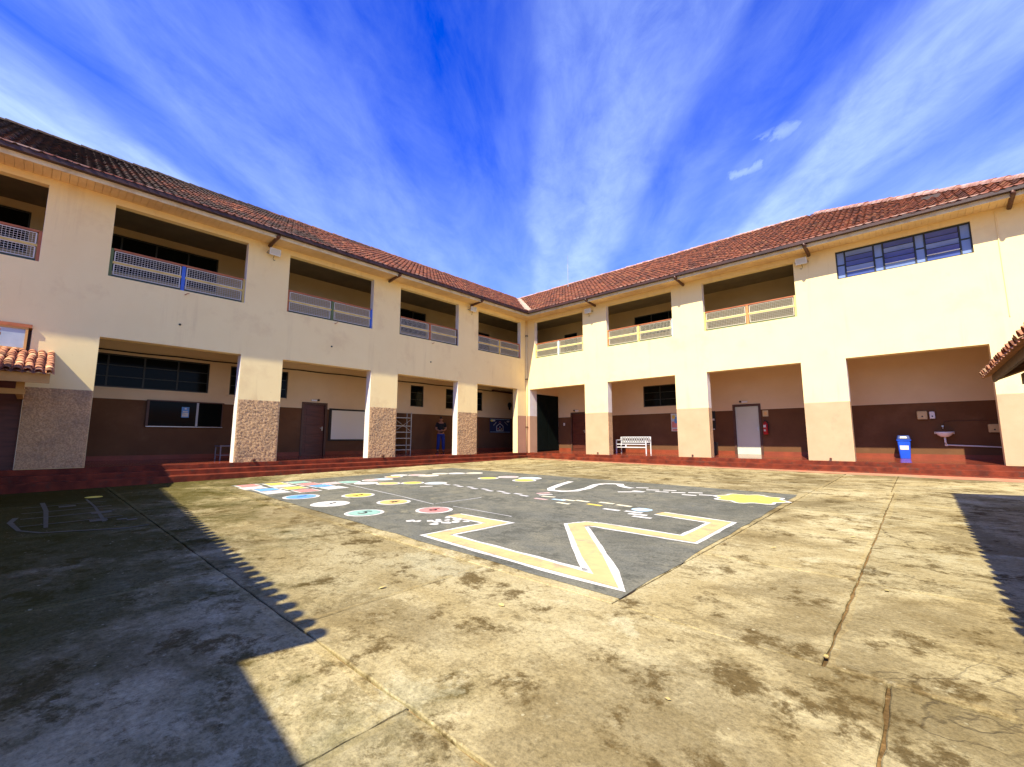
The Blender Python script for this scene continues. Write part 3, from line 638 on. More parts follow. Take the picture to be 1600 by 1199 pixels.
# the tile profile must run the same hand on both slopes: across-axis x up-axis = outward normal
tile_field(O, Vector((0, 1, 0)), Vector((-CT, 0, ST)), Vector((ST, 0, CT)), (-26.6, RUN + .3), 'tileL', rl, lambda s, d: s < d - .10 and s > -26.6)
tile_field(O, Vector((1, 0, 0)), Vector((0, CT, ST)), Vector((0, -ST, CT)), (-RUN, XE + EO), 'tileR', rr_, lambda s, d: s > -d + .02 and s < (XE - EO) - d - .12)
def caps(p0, p1, m, parent, rad=.11, step=.36, name='ridge_caps'):
    p0 = Vector(p0); p1 = Vector(p1); L = (p1 - p0).length; d = (p1 - p0).normalized(); sd = d.cross(Vector((0, 0, 1))).normalized(); up = sd.cross(d); mb = MB(); n = int(L / step)
    for k in range(n):
        a = p0 + d * (k * step); b = p0 + d * ((k + 1) * step + .04); rs = (rad * random.uniform(.95, 1.1), rad * .86); q = []
        j = up * random.uniform(-.012, .012)
        for p, rd in ((a, rs[0]), (b, rs[1])):
            for i in range(7):
                t = math.pi * i / 6; q.append(p + j + sd * math.cos(t) * rd + up * (math.sin(t) * rd - .02))
        mb.add(q, [(i, i + 1, i + 8, i + 7) for i in range(6)] + [tuple(range(7))])
    o = mb.build(name, m, parent, smooth=False); o['kind'] = 'stuff'; return o
caps((r, -27.6, rz - .04), (r, -r, rz - .04), 'tileL', rl, .12); caps((r, -r, rz - .04), (XR, -r, rz - .04), 'mortar', rr_, .11); caps((XE, -EO, EZ - .03), (XR, -r, rz - .05), 'mortar', rr_, .16)
vm_ = MB(); vd = Vector((-1, 1, SL)).normalized(); sd = Vector((1, 1, 0)).normalized(); n = 24; a0 = Vector((EO + .02, -EO - .02, EZ + .02)); a1 = Vector((r, -r, rz + .0))
for k in range(n + 1):
    p = a0.lerp(a1, k / n); w = .17 + random.uniform(-.02, .02)
    vm_.v += [p - sd * w + Vector((0, 0, .035 + .05)), p + Vector((0, 0, .03)), p + sd * w + Vector((0, 0, .035 + .05))]
for k in range(n): a = 3 * k; vm_.f += [(a, a + 1, a + 4, a + 3), (a + 1, a + 2, a + 5, a + 4)]
vm_.build('valley_flashing', 'valley', bld)
m = MB(); m.tube([(-.37, 4.6, 10.6), (-.37, 4.6, 12.3)], .02, 6); m.tube([(-.37, 4.6, 12.3), (-.37, 4.6, 12.9)], .01, 5); m.build('roof_antenna', 'steel', bld)
m = MB(); m.box((16.3, 1.0, 8.62), (16.75, 1.35, 8.83)); m.build('roof_vent', 'gutter', rr_)

# ------------------------------------------------------------------ balcony railings
def railing(mp, u0, u1, cols, wire=.0065):
    l, c, rt = cols; w = .068; t = .06; zt = ZS + .80
    root = MB(); root.box(mp(u0 + w, zt - .045, t - .012), mp(u1 - w, zt, t + .06)); root = root.build('railing', 'r_red', bld)
    def bx(nm, m, a, b, za, zb, ta=0.0, tb=.05): q = MB(); q.box(mp(a, za, t + ta), mp(b, zb, t + tb)); return q.build(nm, m, root)
    bx('post', l, u0 + .003, u0 + w, ZS + .003, zt - .002); bx('post', rt, u1 - w, u1 - .003, ZS + .003, zt - .002); uc = (u0 + u1) / 2
    bx('post', c, uc - w / 2 - .01, uc + w / 2 + .01, ZS + .003, zt - .05, -.006, .045)
    mid = ZS + .395
    for a, b in ((u0 + w, uc - w / 2 - .01), (uc + w / 2 + .01, u1 - w)):
        bx('rail', 'r_yellow' if mp is mapL else 'r_ylite', a, b, mid - .008, mid + .052); bx('rail', 'r_dgreen2' if mp is mapL else 'r_green', a, b, ZS + .02, ZS + .06)
        for za, zb in ((ZS + .085, mid - .02), (mid + .06, zt - .07)):
            q = MB(); ua, ub = a + .035, b - .035; n = int((ub - ua) / .062)
            for k in range(n + 1): uu = ua + (ub - ua) * k / n; e = .012 if k in (0, n) else wire / 2; q.box(mp(uu - e, za, t + .015), mp(uu + e, zb, t + .015 + 2 * e))
            nz = 5
            for k in range(nz + 1): zz = za + (zb - za) * k / nz; e = .010 if k in (0, nz) else wire / 2; q.box(mp(ua, zz - e, t + .0145 - e * .5), mp(ub, zz + e, t + .0145 + e))
            q.build('wire_mesh_panel', 'wire' if mp is mapL else 'wire2', root, fix=False)
    return root
RC = lambda *a: tuple('r_' + x for x in a)
# mapL runs from the inner corner outwards, so (first, middle, last) are right-to-left in view
for (a, b), c in zip(UP_L, [RC('red', 'yellow', 'brown'), RC('brown', 'red', 'brown'), RC('blue', 'green', 'red'), RC('yellow', 'blue', 'green'), RC('red', 'blue', 'green')]): railing(mapL, a, b, c)
for (a, b), c in zip(UP_R, [RC('ylite', 'lblue', 'yellow'), RC('orange', 'ylite', 'lblue'), RC('ylite', 'orange', 'ylite')]): railing(mapR, a, b, c)

# ------------------------------------------------------------------ tiled canopies
def barrel(rad, ln, n=7, th=.012):
    """half-round cap tile: x across, y up the slope, z proud; wide end at y=0"""
    v = []; f = []
    for y, rd in ((0, rad), (ln, rad * .80)):
        for i in range(n): t = math.pi * i / (n - 1); v.append((math.cos(t) * rd, y, math.sin(t) * rd * .75))
    for i in range(n): t = math.pi * i / (n - 1); v.append((math.cos(t) * (rad - th), 0, math.sin(t) * (rad - th) * .75))
    f += [(i, i + 1, n + i + 1, n + i) for i in range(n - 1)] + [(2 * n + i, 2 * n + i + 1, i + 1, i) for i in range(n - 1)]
    return v, f
def canopy_tiles(root, O, ex, et, ncol, nrow, pitch=.235, course=.40, single=None, rad=.09):
    en = ex.cross(et).normalized(); v, f = barrel(rad, course * 1.15); me = bpy.data.meshes.new('cap_tile'); me.from_pydata(v, [], f); me.materials.append(MT['tileC']); me.polygons.foreach_set('use_smooth', [True] * len(f))
    B = Matrix((ex, et, en)).transposed().to_4x4(); V, F, T = [], [], []
    loc = Vector(root.location)
    for i in range(ncol):
        for j in range(nrow):
            p = O + ex * ((i + .5) * pitch + random.uniform(-.01, .01)) + et * (j * course + random.uniform(-.015, .015)) + en * (.03 + random.uniform(-.004, .006))
            Mx = Matrix.Translation(p - loc) @ B @ Matrix.Rotation(random.gauss(0, .02), 4, 'Z') @ Matrix.Rotation(-.035, 4, 'X')
            if single is None or single(i, j):
                o = bpy.data.objects.new('roof_tile', me); col.objects.link(o); o.parent = root; o.matrix_local = Mx
            else:
                n = len(V); V += [Mx @ Vector(q) for q in v]; F += [tuple(k + n for k in q) for q in f]; T += [random.random()] * len(f)
    if V:
        m2 = bpy.data.meshes.new('cap_tiles'); m2.from_pydata(V, [], F); m2.materials.append(MT['tileC']); at = m2.attributes.new('tile_tone', 'FLOAT', 'FACE'); at.data.foreach_set('value', T)
        o = bpy.data.objects.new('cap_tiles', m2); col.objects.link(o); o.parent = root; o['kind'] = 'stuff'
    # pan tiles below: one corrugated deck
    q = MB(); ns = ncol * 4; Ls = nrow * course
    for k in range(ns + 1):
        s = k * pitch / 4; h = (-.02 if k % 4 == 0 else .02 if k % 4 == 2 else 0)
        q.v += [O + ex * s + et * -.02 + en * (h - .0) - loc, O + ex * s + et * Ls + en * h - loc]
    for k in range(ns): a = 2 * k; q.f.append((a, a + 2, a + 3, a + 1))
    q.build('pan_tiles', 'tileC', root, kind='stuff')
# awning on the left wing's wall
aw = thing('tiled_awning', 'small terracotta barrel-tiled awning on the wall above the entrance', 'awning', (0, -17.9, 3.0))
ez, wz, ax = 2.30, 3.06, 2.55
et = Vector((-ax, 0, wz - ez)).normalized(); Lr = math.hypot(ax, wz - ez)
canopy_tiles(aw, Vector((ax, -21.5, ez)), Vector((0, 1, 0)), et, 24, 9, pitch=.15, course=Lr / 9, rad=.066)
m = MB(); m.box((ax - .10, -21.5, ez - .20), (ax - .06, -17.96, ez - .005)); rel(m, aw).build('fascia_board', 'woody', aw)
for y in (-18.05, -19.2, -20.3, -21.4):
    m = MB(); m.bar((.0, y, wz - .10), (ax - .11, y, ez - .075), .06, .10); rel(m, aw).build('rafter', 'woody', aw)
m = MB(); m.box((1.95, -21.5, ez - .42), (2.06, -18.28, ez - .31)); rel(m, aw).build('beam', 'woody', aw)
m = MB(); m.box((1.96, -18.42, ez - .31), (2.05, -18.30, ez - .06)); rel(m, aw).build('strut', 'woody', aw)
m = MB(); m.box((0, -18.42, ez - .40), (1.94, -18.32, ez - .31)); rel(m, aw).build('beam', 'woody', aw)
# window over the awning and door under it
w_ = window(mapL, 18.395, 19.6, 3.075, 3.62, -.10, 1, 0, 'glassf', 'woody')
m = MB(); m.box(mapL(18.34, 3.62, -.06), mapL(19.65, 3.70, -.001)); m.build('window_lintel', 'r_red', bld)
m = MB(); m.box((-.30, -21.5, .2), (-.20, -18.35, 3.6)); m.build('entrance_door', 'door', bld)

# covered walkway on the right
wk = thing('covered_walkway', 'dark timber covered walkway with clay tiles beside the right wing', 'canopy', (18.6, -7.0, -.2))
ex_, ez = 16.50, 2.03; run = 2.3; rise = .95
et = Vector((run, 0, rise)).normalized(); Lr = math.hypot(run, rise)
canopy_tiles(wk, Vector((ex_, -6.9, ez)), Vector((0, -1, 0)), et, 44, 7, pitch=.235, course=Lr / 7, single=lambda i, j: i < 16 and j < 3)
m = MB(); m.poly([(ex_ + run, -6.9, ez + rise + .05), (ex_ + run, -17.3, ez + rise + .05), (ex_ + 2 * run, -17.3, ez + .0), (ex_ + 2 * run, -6.9, ez + .0)]); rel(m, wk).build('rear_slope', 'tileC', wk)
m = MB(); m.box((ex_ + .10, -17.2, ez - .10), (ex_ + .14, -6.98, ez + .02)); rel(m, wk).build('fascia_board', 'wood', wk)
m = MB(); m.bar((ex_ + .12, -6.97, ez - .02), (ex_ + run, -6.97, ez + rise - .07), .035, .13); rel(m, wk).build('bargeboard', 'woody', wk)
for k in range(9):
    y = -7.2 - k * 1.2; m = MB(); m.bar((ex_ + .15, y, ez + .0), (ex_ + run, y, ez + rise - .10), .06, .11); rel(m, wk).build('rafter', 'wood', wk)
m = MB(); m.box((ex_ + .42, -17.2, ez - .17), (ex_ + .56, -7.06, ez + .0)); rel(m, wk).build('beam', 'wood', wk)
m = MB(); m.box((ex_ + run - .06, -17.2, ez + rise - .34), (ex_ + run + .06, -7.06, ez + rise - .17)); rel(m, wk).build('beam', 'wood', wk)
for y in (-7.75, -10.9, -14.1):
    m = MB(); m.box((ex_ + .43, y - .07, gz(17, y) - .02), (ex_ + .55, y + .07, ez - .17)); rel(m, wk).build('post', 'wood', wk, bevel=.008)
    m = MB(); m.box((ex_ + 2 * run - .5, y - .07, gz(20, y) - .02), (ex_ + 2 * run - .36, y + .07, ez + .15)); rel(m, wk).build('post', 'wood', wk, bevel=.008)

# covered walkway behind the viewpoint, whose tiled eave throws the scalloped shadow over the left of the yard
wb = thing('covered_walkway', 'long tiled walkway roof shading the left of the yard', 'canopy', (8, -20.4, -.3))
p0 = Vector((2.35, -18.72, 3.04)); p1 = Vector((13.45, -19.66, 3.04)); exd = (p1 - p0).normalized(); nrm = Vector((exd.y, -exd.x, 0)); et = (nrm * 2.2 + Vector((0, 0, .7))).normalized()
canopy_tiles(wb, p1, -exd, Vector((nrm.x * 2.2, nrm.y * 2.2, .7)).normalized(), 53, 6, pitch=.21, course=.40, single=lambda i, j: False, rad=.082)
m = MB(); q0 = p0 + nrm * 2.2 + Vector((0, 0, .68)); q1 = p1 + nrm * 2.2 + Vector((0, 0, .68)); m.poly([q0, q1, q1 + nrm * 2.2 - Vector((0, 0, .7)), q0 + nrm * 2.2 - Vector((0, 0, .7))]); rel(m, wb).build('rear_slope', 'tileC', wb)
for k in range(5):
    p = p0.lerp(p1, .04 + k * .23) + nrm * .6; m = MB(); m.box((p.x - .06, p.y - .06, gz(p.x, p.y) - .02), (p.x + .06, p.y + .06, p.z + .12)); rel(m, wb).build('post', 'wood', wb)
    p = p + nrm * 3.2; m = MB(); m.box((p.x - .06, p.y - .06, gz(p.x, p.y) - .02), (p.x + .06, p.y + .06, p.z + .12)); rel(m, wb).build('post', 'wood', wb)
m = MB(); m.bar(p0 + nrm * .6 + Vector((0, 0, .06)), p1 + nrm * .6 + Vector((0, 0, .06)), .12, .14); rel(m, wb).build('beam', 'wood', wb)

shadow_roof = thing('covered_walkway', 'unseen set-back tiled roof added to shape the lower-left ground shadow', 'canopy', (16.5, -21.4, -.3))  # extra roof out of view, added to steer the shadow edge at lower left
a1 = p1 + nrm * .52 + exd * 6.0 - Vector((0, 0, .12)); canopy_tiles(shadow_roof, a1, -exd, Vector((nrm.x * 2.2, nrm.y * 2.2, .7)).normalized(), 46, 6, pitch=.21, course=.40, single=lambda i, j: False, rad=.082)
m = MB(); m.bar(a1 - nrm * .03 + Vector((0, 0, .02)), a1 - exd * 9.6 - nrm * .03 + Vector((0, 0, .02)), .10, .26); rel(m, shadow_roof).build('fascia_board', 'wood', shadow_roof)  # straight board evens out the shadow edge of the added roof
for k in range(3):
    for q in (.6, 2.2): p = p1 + exd * (.5 + 2.6 * k) + nrm * (.62 + q); m = MB(); m.box((p.x - .06, p.y - .06, gz(p.x, p.y) - .02), (p.x + .06, p.y + .06, p.z + q * .3)); rel(m, shadow_roof).build('post', 'wood', shadow_roof)

# ------------------------------------------------------------------ painted playground mural
mu = thing('playground_mural', 'grey painted playground game on the concrete with path, numbered discs and flower', 'mural', (8.2, -11.2, gz(8.2, -11.2)))
def gp(x, y, h): return (x, y, gz(x, y) + h)
def sheet(pts, h): m = MB(); m.poly([gp(x, y, h) for x, y in pts]); return m
def wobble(pts, n=10, j=.02):
    o = []
    for i in range(len(pts)):
        a, b = pts[i], pts[(i + 1) % len(pts)]
        for k in range(n): t = k / n; o.append((a[0] + (b[0] - a[0]) * t + random.uniform(-j, j), a[1] + (b[1] - a[1]) * t + random.uniform(-j, j)))
    return o
rel(sheet(wobble([(2.80, -14.62), (13.78, -14.90), (13.66, -7.37), (2.72, -7.42)], 24, .018), .005), mu).build('grey_ground', 'court', mu)
def disc(c, rx, m, h, parent, n=28, name='disc', j=.01):
    q = MB(); q.poly([gp(c[0] + math.cos(2 * math.pi * k / n) * rx * (1 + random.uniform(-j, j)), c[1] + math.sin(2 * math.pi * k / n) * rx * (1 + random.uniform(-j, j)), h) for k in range(n)]); return rel(q, mu).build(name, m, parent)
def glyph(txt, c, size, rot, h, parent, m='p_black', name='number'):
    cu = bpy.data.curves.new('t', 'FONT'); cu.body = txt; cu.size = size; cu.align_x = 'CENTER'; cu.align_y = 'CENTER'; to = bpy.data.objects.new('t', cu); col.objects.link(to)
    bpy.context.view_layer.update()
    me = bpy.data.meshes.new_from_object(to.evaluated_get(bpy.context.evaluated_depsgraph_get())); bpy.data.objects.remove(to)
    cs, sn = math.cos(rot), math.sin(rot)
    for v in me.vertices:
        x, y = v.co.x * cs - v.co.y * sn + c[0], v.co.x * sn + v.co.y * cs + c[1]; v.co = Vector(gp(x, y, h)) - mu.location
    me.materials.clear(); me.materials.append(MT[m]); o = bpy.data.objects.new(name, me); col.objects.link(o); o.parent = parent; return o
DISCS = [('1', (6.22, -14.26), .35, 'blue'), ('3', (7.56, -14.28), .34, 'white'), ('5', (8.88, -14.33), .31, 'green'), ('2', (6.90, -13.38), .33, 'yellow'), ('4', (8.25, -13.39), .31, 'orange'), ('6', (9.52, -13.42), .31, 'red')]
for t, c, rd, k in DISCS:
    d = disc(c, rd, 'p_white', .009, mu, name='numbered_disc'); d['label'] = k + ' numbered disc with white rim'
    disc(c, rd * .82, 'p_' + k, .013, d, name='disc_fill'); glyph(t, c, .34, R(20), .017, d)
for c, rd, k in [((4.38, -12.32), .32, 'green'), ((4.96, -12.13), .30, 'white'), ((5.47, -11.79), .31, 'orange'), ((5.83, -11.3), .30, 'yellow'), ((6.35, -10.95), .29, 'lblue'), ((4.43, -11.34), .30, 'lblue'), ((4.04, -10.73), .27, 'orange'), ((4.52, -9.83), .32, 'cream'), ((4.62, -8.79), .28, 'white'), ((4.97, -8.36), .28, 'cream'), ((4.40, -12.95 + 1.3), .26, 'pink'), ((4.1, -9.95), .27, 'pink'), ((6.47, -9.19), .30, 'yellow'), ((6.66, -8.56), .31, 'pink'), ((7.40, -8.45), .33, 'lblue'), ((7.62, -8.95), .33, 'yellow'), ((3.75, -10.35), .26, 'white'), ((4.3, -9.2), .26, 'cream')]:
    d = disc(c, rd, 'p_white', .009, mu, name='painted_disc'); disc(c, rd * .80, 'p_' + k, .013, d, name='disc_fill'); 
# hopscotch squares at the left corner
cell = [(3.25, -14.35, 'red'), (3.85, -14.42, 'white'), (4.45, -14.32, 'blue'), (5.05, -14.35, 'white'), (3.35, -13.75, 'yellow'), (3.95, -13.8, 'cream'), (4.6, -13.78, 'yellow'), (5.3, -13.78, 'red'), (3.4, -13.2, 'green'), (4.05, -13.2, 'red'), (4.65, -13.15, 'blue'), (5.25, -13.12, 'white'), (4.3, -12.75, 'pink')]
for x, y, k in cell:
    w, h = .27, .25; s = rel(sheet([(x - w, y - h), (x + w, y - h), (x + w, y + h), (x - w, y + h)], .009), mu).build('hopscotch_square', 'p_white', mu); w -= .045; h -= .045
    rel(sheet([(x - w, y - h), (x + w, y - h), (x + w, y + h), (x - w, y + h)], .013), mu).build('square_fill', 'p_' + k, s)
def ribbon(pts, w, h, m, name, parent, jit=0.0, sub=1):
    pts = [Vector((x, y)) for x, y in pts]
    if sub > 1:
        q = []
        for i in range(len(pts) - 1): q += [pts[i].lerp(pts[i + 1], k / sub) for k in range(sub)]
        pts = q + [pts[-1]]
    mb = MB(); n = len(pts)
    for i, p in enumerate(pts):
        d0 = (p - pts[i - 1]).normalized() if i else None; d1 = (pts[i + 1] - p).normalized() if i < n - 1 else None
        a = d0 or d1; b = d1 or d0; na, nb = Vector((-a.y, a.x)), Vector((-b.y, b.x)); mm = (na + nb)
        mm = mm.normalized() if mm.length > .01 else na; ln = min(1.75, 1 / max(.25, mm.dot(na)))
        j1, j2 = random.uniform(-jit, jit), random.uniform(-jit, jit)
        for s_, j in ((1, j1), (-1, j2)): e = p + mm * s_ * (w / 2 + j) * ln; mb.v.append(gp(e.x, e.y, h))
    for i in range(n - 1): k = 2 * i; mb.f.append((k, k + 1, k + 3, k + 2))
    return rel(mb, mu).build(name, m, parent)
ZIG = [(10.12, -13.50), (11.07, -13.48), (11.02, -14.52), (13.50, -14.62), (11.98, -12.86), (12.06, -12.68), (12.25, -12.64), (13.46, -12.65), (13.43, -11.35), (12.46, -11.24)]
zg = ribbon(ZIG, .33, .009, 'p_white', 'zigzag_path', mu, .012, 8); ribbon(ZIG, .215, .013, 'p_tan', 'path_fill', zg, .004, 3)
TRK = [(8.74, -8.36), (8.95, -9.1), (9.22, -9.85), (9.45, -10.12), (9.72, -10.10), (9.9, -9.85), (9.86, -9.3), (9.62, -8.55), (9.66, -8.28), (9.85, -8.1), (10.02, -8.08), (10.22, -8.38), (10.42, -8.54), (10.62, -8.62)]
ribbon(TRK, .17, .009, 'p_white', 'white_track', mu, .01, 2)
def bar2(c, ang, l, w, m, name): 
    cs, sn = math.cos(ang), math.sin(ang); return rel(sheet([(c[0] + cs * a * l / 2 - sn * b * w / 2, c[1] + sn * a * l / 2 + cs * b * w / 2) for a, b in ((-1, -1), (1, -1), (1, 1), (-1, 1))], .009), mu).build(name, m, mu)
for k in range(11): bar2((6.80 + k * .275, -10.90 - k * .021 + (.05 if k % 2 else -.05)), R(-4), .22, .09, 'p_pale', 'ladder_dash')
for c, a, m in [((6.72, -11.52), 60, 'white'), ((9.78, -10.75), 60, 'white'), ((9.60, -10.60), 60, 'pink'), ((10.08, -11.28), 0, 'pink'), ((10.0, -10.94), 10, 'cream'), ((10.41, -11.14), 0, 'lblue'), ((10.72, -11.42), -5, 'cream'), ((10.57, -11.05), 0, 'cream'), ((10.84, -10.98), -5, 'cream'), ((11.24, -11.20), -5, 'yellow'), ((11.30, -10.88), 0, 'cream'), ((11.72, -11.44), 0, 'white'), ((11.68, -10.94), -5, 'cream'), ((12.10, -11.40), 0, 'white'), ((12.25, -11.56), 8, 'white'), ((12.40, -11.72), 0, 'white')]: bar2(c, R(a), .30, .10, 'p_' + m, 'stepping_mark')
disc((12.10, -11.12), .17, 'p_lblue', .009, mu, 14, 'stepping_disc', .12)
for c, a in [((10.80, -9.30), 40), ((11.00, -9.12), 30), ((10.98, -9.0), 0), ((10.76, -8.38), 20), ((11.12, -8.60), 30), ((11.40, -8.75), 10), ((11.43, -8.42), 20), ((11.72, -8.66), 20), ((12.03, -8.88), 10), ((12.0, -8.45), 20), ((12.30, -8.66), 20)]: bar2(c, R(a), .28, .11, 'p_white', 'white_dash')
# hand-painted white figures by the red disc (too worn to read)
for c, rd in [((10.0, -14.22), .07), ((10.10, -14.16), .06), ((10.22, -14.02), .06), ((10.25, -13.9), .05), ((10.34, -13.98), .08), ((10.36, -13.82), .05), ((10.45, -13.72), .06), ((10.50, -13.95), .07), ((10.44, -14.12), .07), ((10.56, -13.82), .06), ((10.64, -13.70), .05), ((10.22, -13.70), .05), ((10.36, -13.66), .05)]: disc(c, rd, 'p_white', .009, mu, 9, 'white_mark', .3)
# flower
fl = []; 
for k in range(48): t = 2 * math.pi * k / 48; rr2 = .62 + .07 * math.cos(t * 8) + random.uniform(-.015, .015); fl.append((13.09 + math.cos(t) * rr2, -8.63 + math.sin(t) * rr2 * 1.05))
f_ = rel(sheet(fl, .009), mu).build('flower', 'p_white', mu); f_['label'] = 'yellow scalloped flower with white rim'
rel(sheet([(13.09 + (x - 13.09) * .88, -8.63 + (y + 8.63) * .88) for x, y in fl], .013), mu).build('flower_fill', 'p_sunny', f_)
for k in range(7): a = random.uniform(0, 6.28); q = random.uniform(.05, .3); ribbon([(13.09 + q * math.cos(a), -8.63 + q * math.sin(a)), (13.09 + (q + .06) * math.cos(a + .4), -8.63 + (q + .06) * math.sin(a + .4)), (13.09 + q * math.cos(a + .8), -8.63 + q * math.sin(a + .8))], .02, .017, 'p_tan', 'flower_stroke', f_)
for pts in ([(4.6, -12.55), (7.51, -12.85), (9.03, -13.05)], [(8.99, -12.99), (9.05, -12.4), (9.08, -11.92)], [(9.46, -12.96), (10.88, -12.98)]): ribbon(pts, .022, .009, 'p_pale', 'worn_line', mu, .006, 6)

# faded court markings in the shade at the left
fc = thing('faded_marking', 'faded hopscotch court lines on the shaded concrete at the left', 'ground marking', (5.4, -17.4, gz(5.4, -17.4)))
def fr_(pts, w):
    mb = MB(); pts = [Vector(p) for p in pts]
    for i, p in enumerate(pts):
        d = (pts[min(i + 1, len(pts) - 1)] - pts[max(0, i - 1)]).normalized(); nn_ = Vector((-d.y, d.x)) * (w / 2 + random.uniform(-.01, .01)); mb.v += [gp(*(p + nn_), .006), gp(*(p - nn_), .006)]
    for i in range(len(pts) - 1): mb.f.append((2 * i, 2 * i + 1, 2 * i + 3, 2 * i + 2))
    rel(mb, fc).build('faded_line', 'p_faded', fc)
fr_([(7.40, -16.85), (7.45, -17.1), (7.0, -17.9), (6.6, -18.1), (5.7, -18.2), (5.2, -18.15)], .06)
for x in (3.9, 4.7, 5.4, 6.2): fr_([(x, -17.0), (x + .05, -17.6), (x + .02, -18.1)], .05)
for y in (-17.25, -17.85): fr_([(3.3, y), (4.6, y + .03), (6.6, y)], .05)
for x, y, w in ((4.2, -17.55, .22), (5.5, -17.2, .25), (6.4, -17.3, .2), (6.55, -17.05, .12), (6.7, -16.95, .12)):
    q = MB(); q.poly([gp(x - w / 2, y - w / 2, .0065), gp(x + w / 2, y - w / 2, .0065), gp(x + w / 2, y + w / 2, .0065), gp(x - w / 2, y + w / 2, .0065)]); rel(q, fc).build('faded_square', 'p_faded', fc)
q = MB(); q.poly([gp(2.97 + .17 * math.cos(k * .35), -17.12 + .14 * math.sin(k * .35), .007) for k in range(18)]); rel(q, fc).build('yellow_spot', 'p_sunny', fc)

# ------------------------------------------------------------------ things in the galleries and on the walls
def floodlight(mp, u, z, label):
    t = thing('floodlight', label, 'floodlight', mp(u, z, 0), 'floodlights under the eaves')
    m = MB(); c = [mp(u + a * .17, z + b * .11, -.14 - (.05 if b > 0 else 0) - s) for s in (0, .05) for a, b in ((-1, -1), (1, -1), (1, 1), (-1, 1))]
    m.add(c, [(0, 1, 2, 3), (7, 6, 5, 4), (0, 4, 5, 1), (1, 5, 6, 2), (2, 6, 7, 3), (3, 7, 4, 0)]); rel(m, t).build('housing', 'white', t, bevel=.008)
    c = [mp(u + a * .14, z + b * .08, -.193 - (.037 if b > 0 else 0) - s) for s in (0, .006) for a, b in ((-1, -1), (1, -1), (1, 1), (-1, 1))]
    m = MB(); m.add(c, [(0, 1, 2, 3), (7, 6, 5, 4), (0, 4, 5, 1), (1, 5, 6, 2), (2, 6, 7, 3), (3, 7, 4, 0)]); rel(m, t).build('lens', 'lensg', t)
    m = MB(); m.bar(mp(u - .19, z, -.16), mp(u - .19, z - .02, 0), .02, .03); m.bar(mp(u + .19, z, -.16), mp(u + .19, z - .02, 0), .02, .03); m.bar(mp(u - .19, z - .02, -.004), mp(u + .19, z - .02, -.004), .008, .03); rel(m, t).build('bracket', 'steel', t)
    m = MB(); m.tube([mp(u, z - .1, -.13), mp(u + .02, z - .2, -.08), mp(u - .03, z - .24, -.02), mp(u - .08, z - .2, -.005)], .007, 5); rel(m, t).build('cable', 'black', t)
floodlight(mapL, 13.13, 7.20, 'white floodlight on left wing pier nearest the camera'); floodlight(mapL, 4.13, 7.22, 'white floodlight on left wing pier nearest the inner corner')
floodlight(mapR, 4.14, 7.20, 'white floodlight on right wing pier nearest the inner corner'); floodlight(mapR, 13.03, 7.22, 'white floodlight beside the blue louvred window')

# glazed notice board
nb = thing('notice_board', 'wide framed glass notice board on the brown left gallery wall', 'notice board', (-DP, -14.6, 1.36))
m = MB()
for a, b, c, d in ((-15.70, -13.56, 1.35, 1.39), (-15.70, -13.56, 2.19, 2.225), (-15.70, -15.63, 1.39, 2.19), (-13.62, -13.585, 1.39, 2.19)): m.box((-DP + .002, a, c), (-DP + .07, b, d))
rel(m, nb).build('frame', 'doorf', nb, bevel=.004)
m = MB(); m.box((-DP + .02, -14.37, 1.39), (-DP + .066, -14.31, 2.19)); rel(m, nb).build('mullion', 'steel', nb)
m = MB(); m.box((-DP + .071, -15.68, 1.355), (-DP + .078, -13.57, 1.375)); rel(m, nb).build('lip', 'alu', nb)
m = MB(); m.box((-DP + .003, -15.63, 1.39), (-DP + .012, -13.62, 2.19)); rel(m, nb).build('backing', 'bboard', nb)
for a, b in ((-15.63, -14.37), (-14.31, -13.62)):
    m = MB(); m.box((-DP + .050, a, 1.39), (-DP + .055, b, 2.19)); rel(m, nb).build('pane', 'glass', nb)
pp = thing('notice_poster', 'small blue and white poster on the glass notice board', 'poster', (-DP + .06, -14.68, 1.68))
m = MB(); m.box((-DP + .056, -14.78, 1.68), (-DP + .059, -14.57, 2.03)); rel(m, pp).build('sheet', 'p_blue', pp)
for a, b, c, d in ((-14.76, -14.59, 1.71, 1.84), (-14.74, -14.61, 1.86, 1.90), (-14.70, -14.65, 1.95, 2.0)): m = MB(); m.box((-DP + .0592, a, c), (-DP + .0605, b, d)); rel(m, pp).build('print', 'p_white', pp)

wbd = thing('whiteboard', 'large whiteboard in dark frame beside the red classroom door', 'whiteboard', (-DP, -8.7, .94))
m = MB()
for a, b, c, d in ((-9.72, -7.6, .88, .95), (-9.72, -7.6, 2.17, 2.24), (-9.72, -9.62, .95, 2.17), (-7.67, -7.6, .95, 2.17)): m.box((-DP + .002, a, c), (-DP + .05, b, d))
rel(m, wbd).build('frame', 'black', wbd); m = MB(); m.box((-DP + .004, -9.62, .95), (-DP + .035, -7.67, 2.17)); rel(m, wbd).build('panel', 'board', wbd)

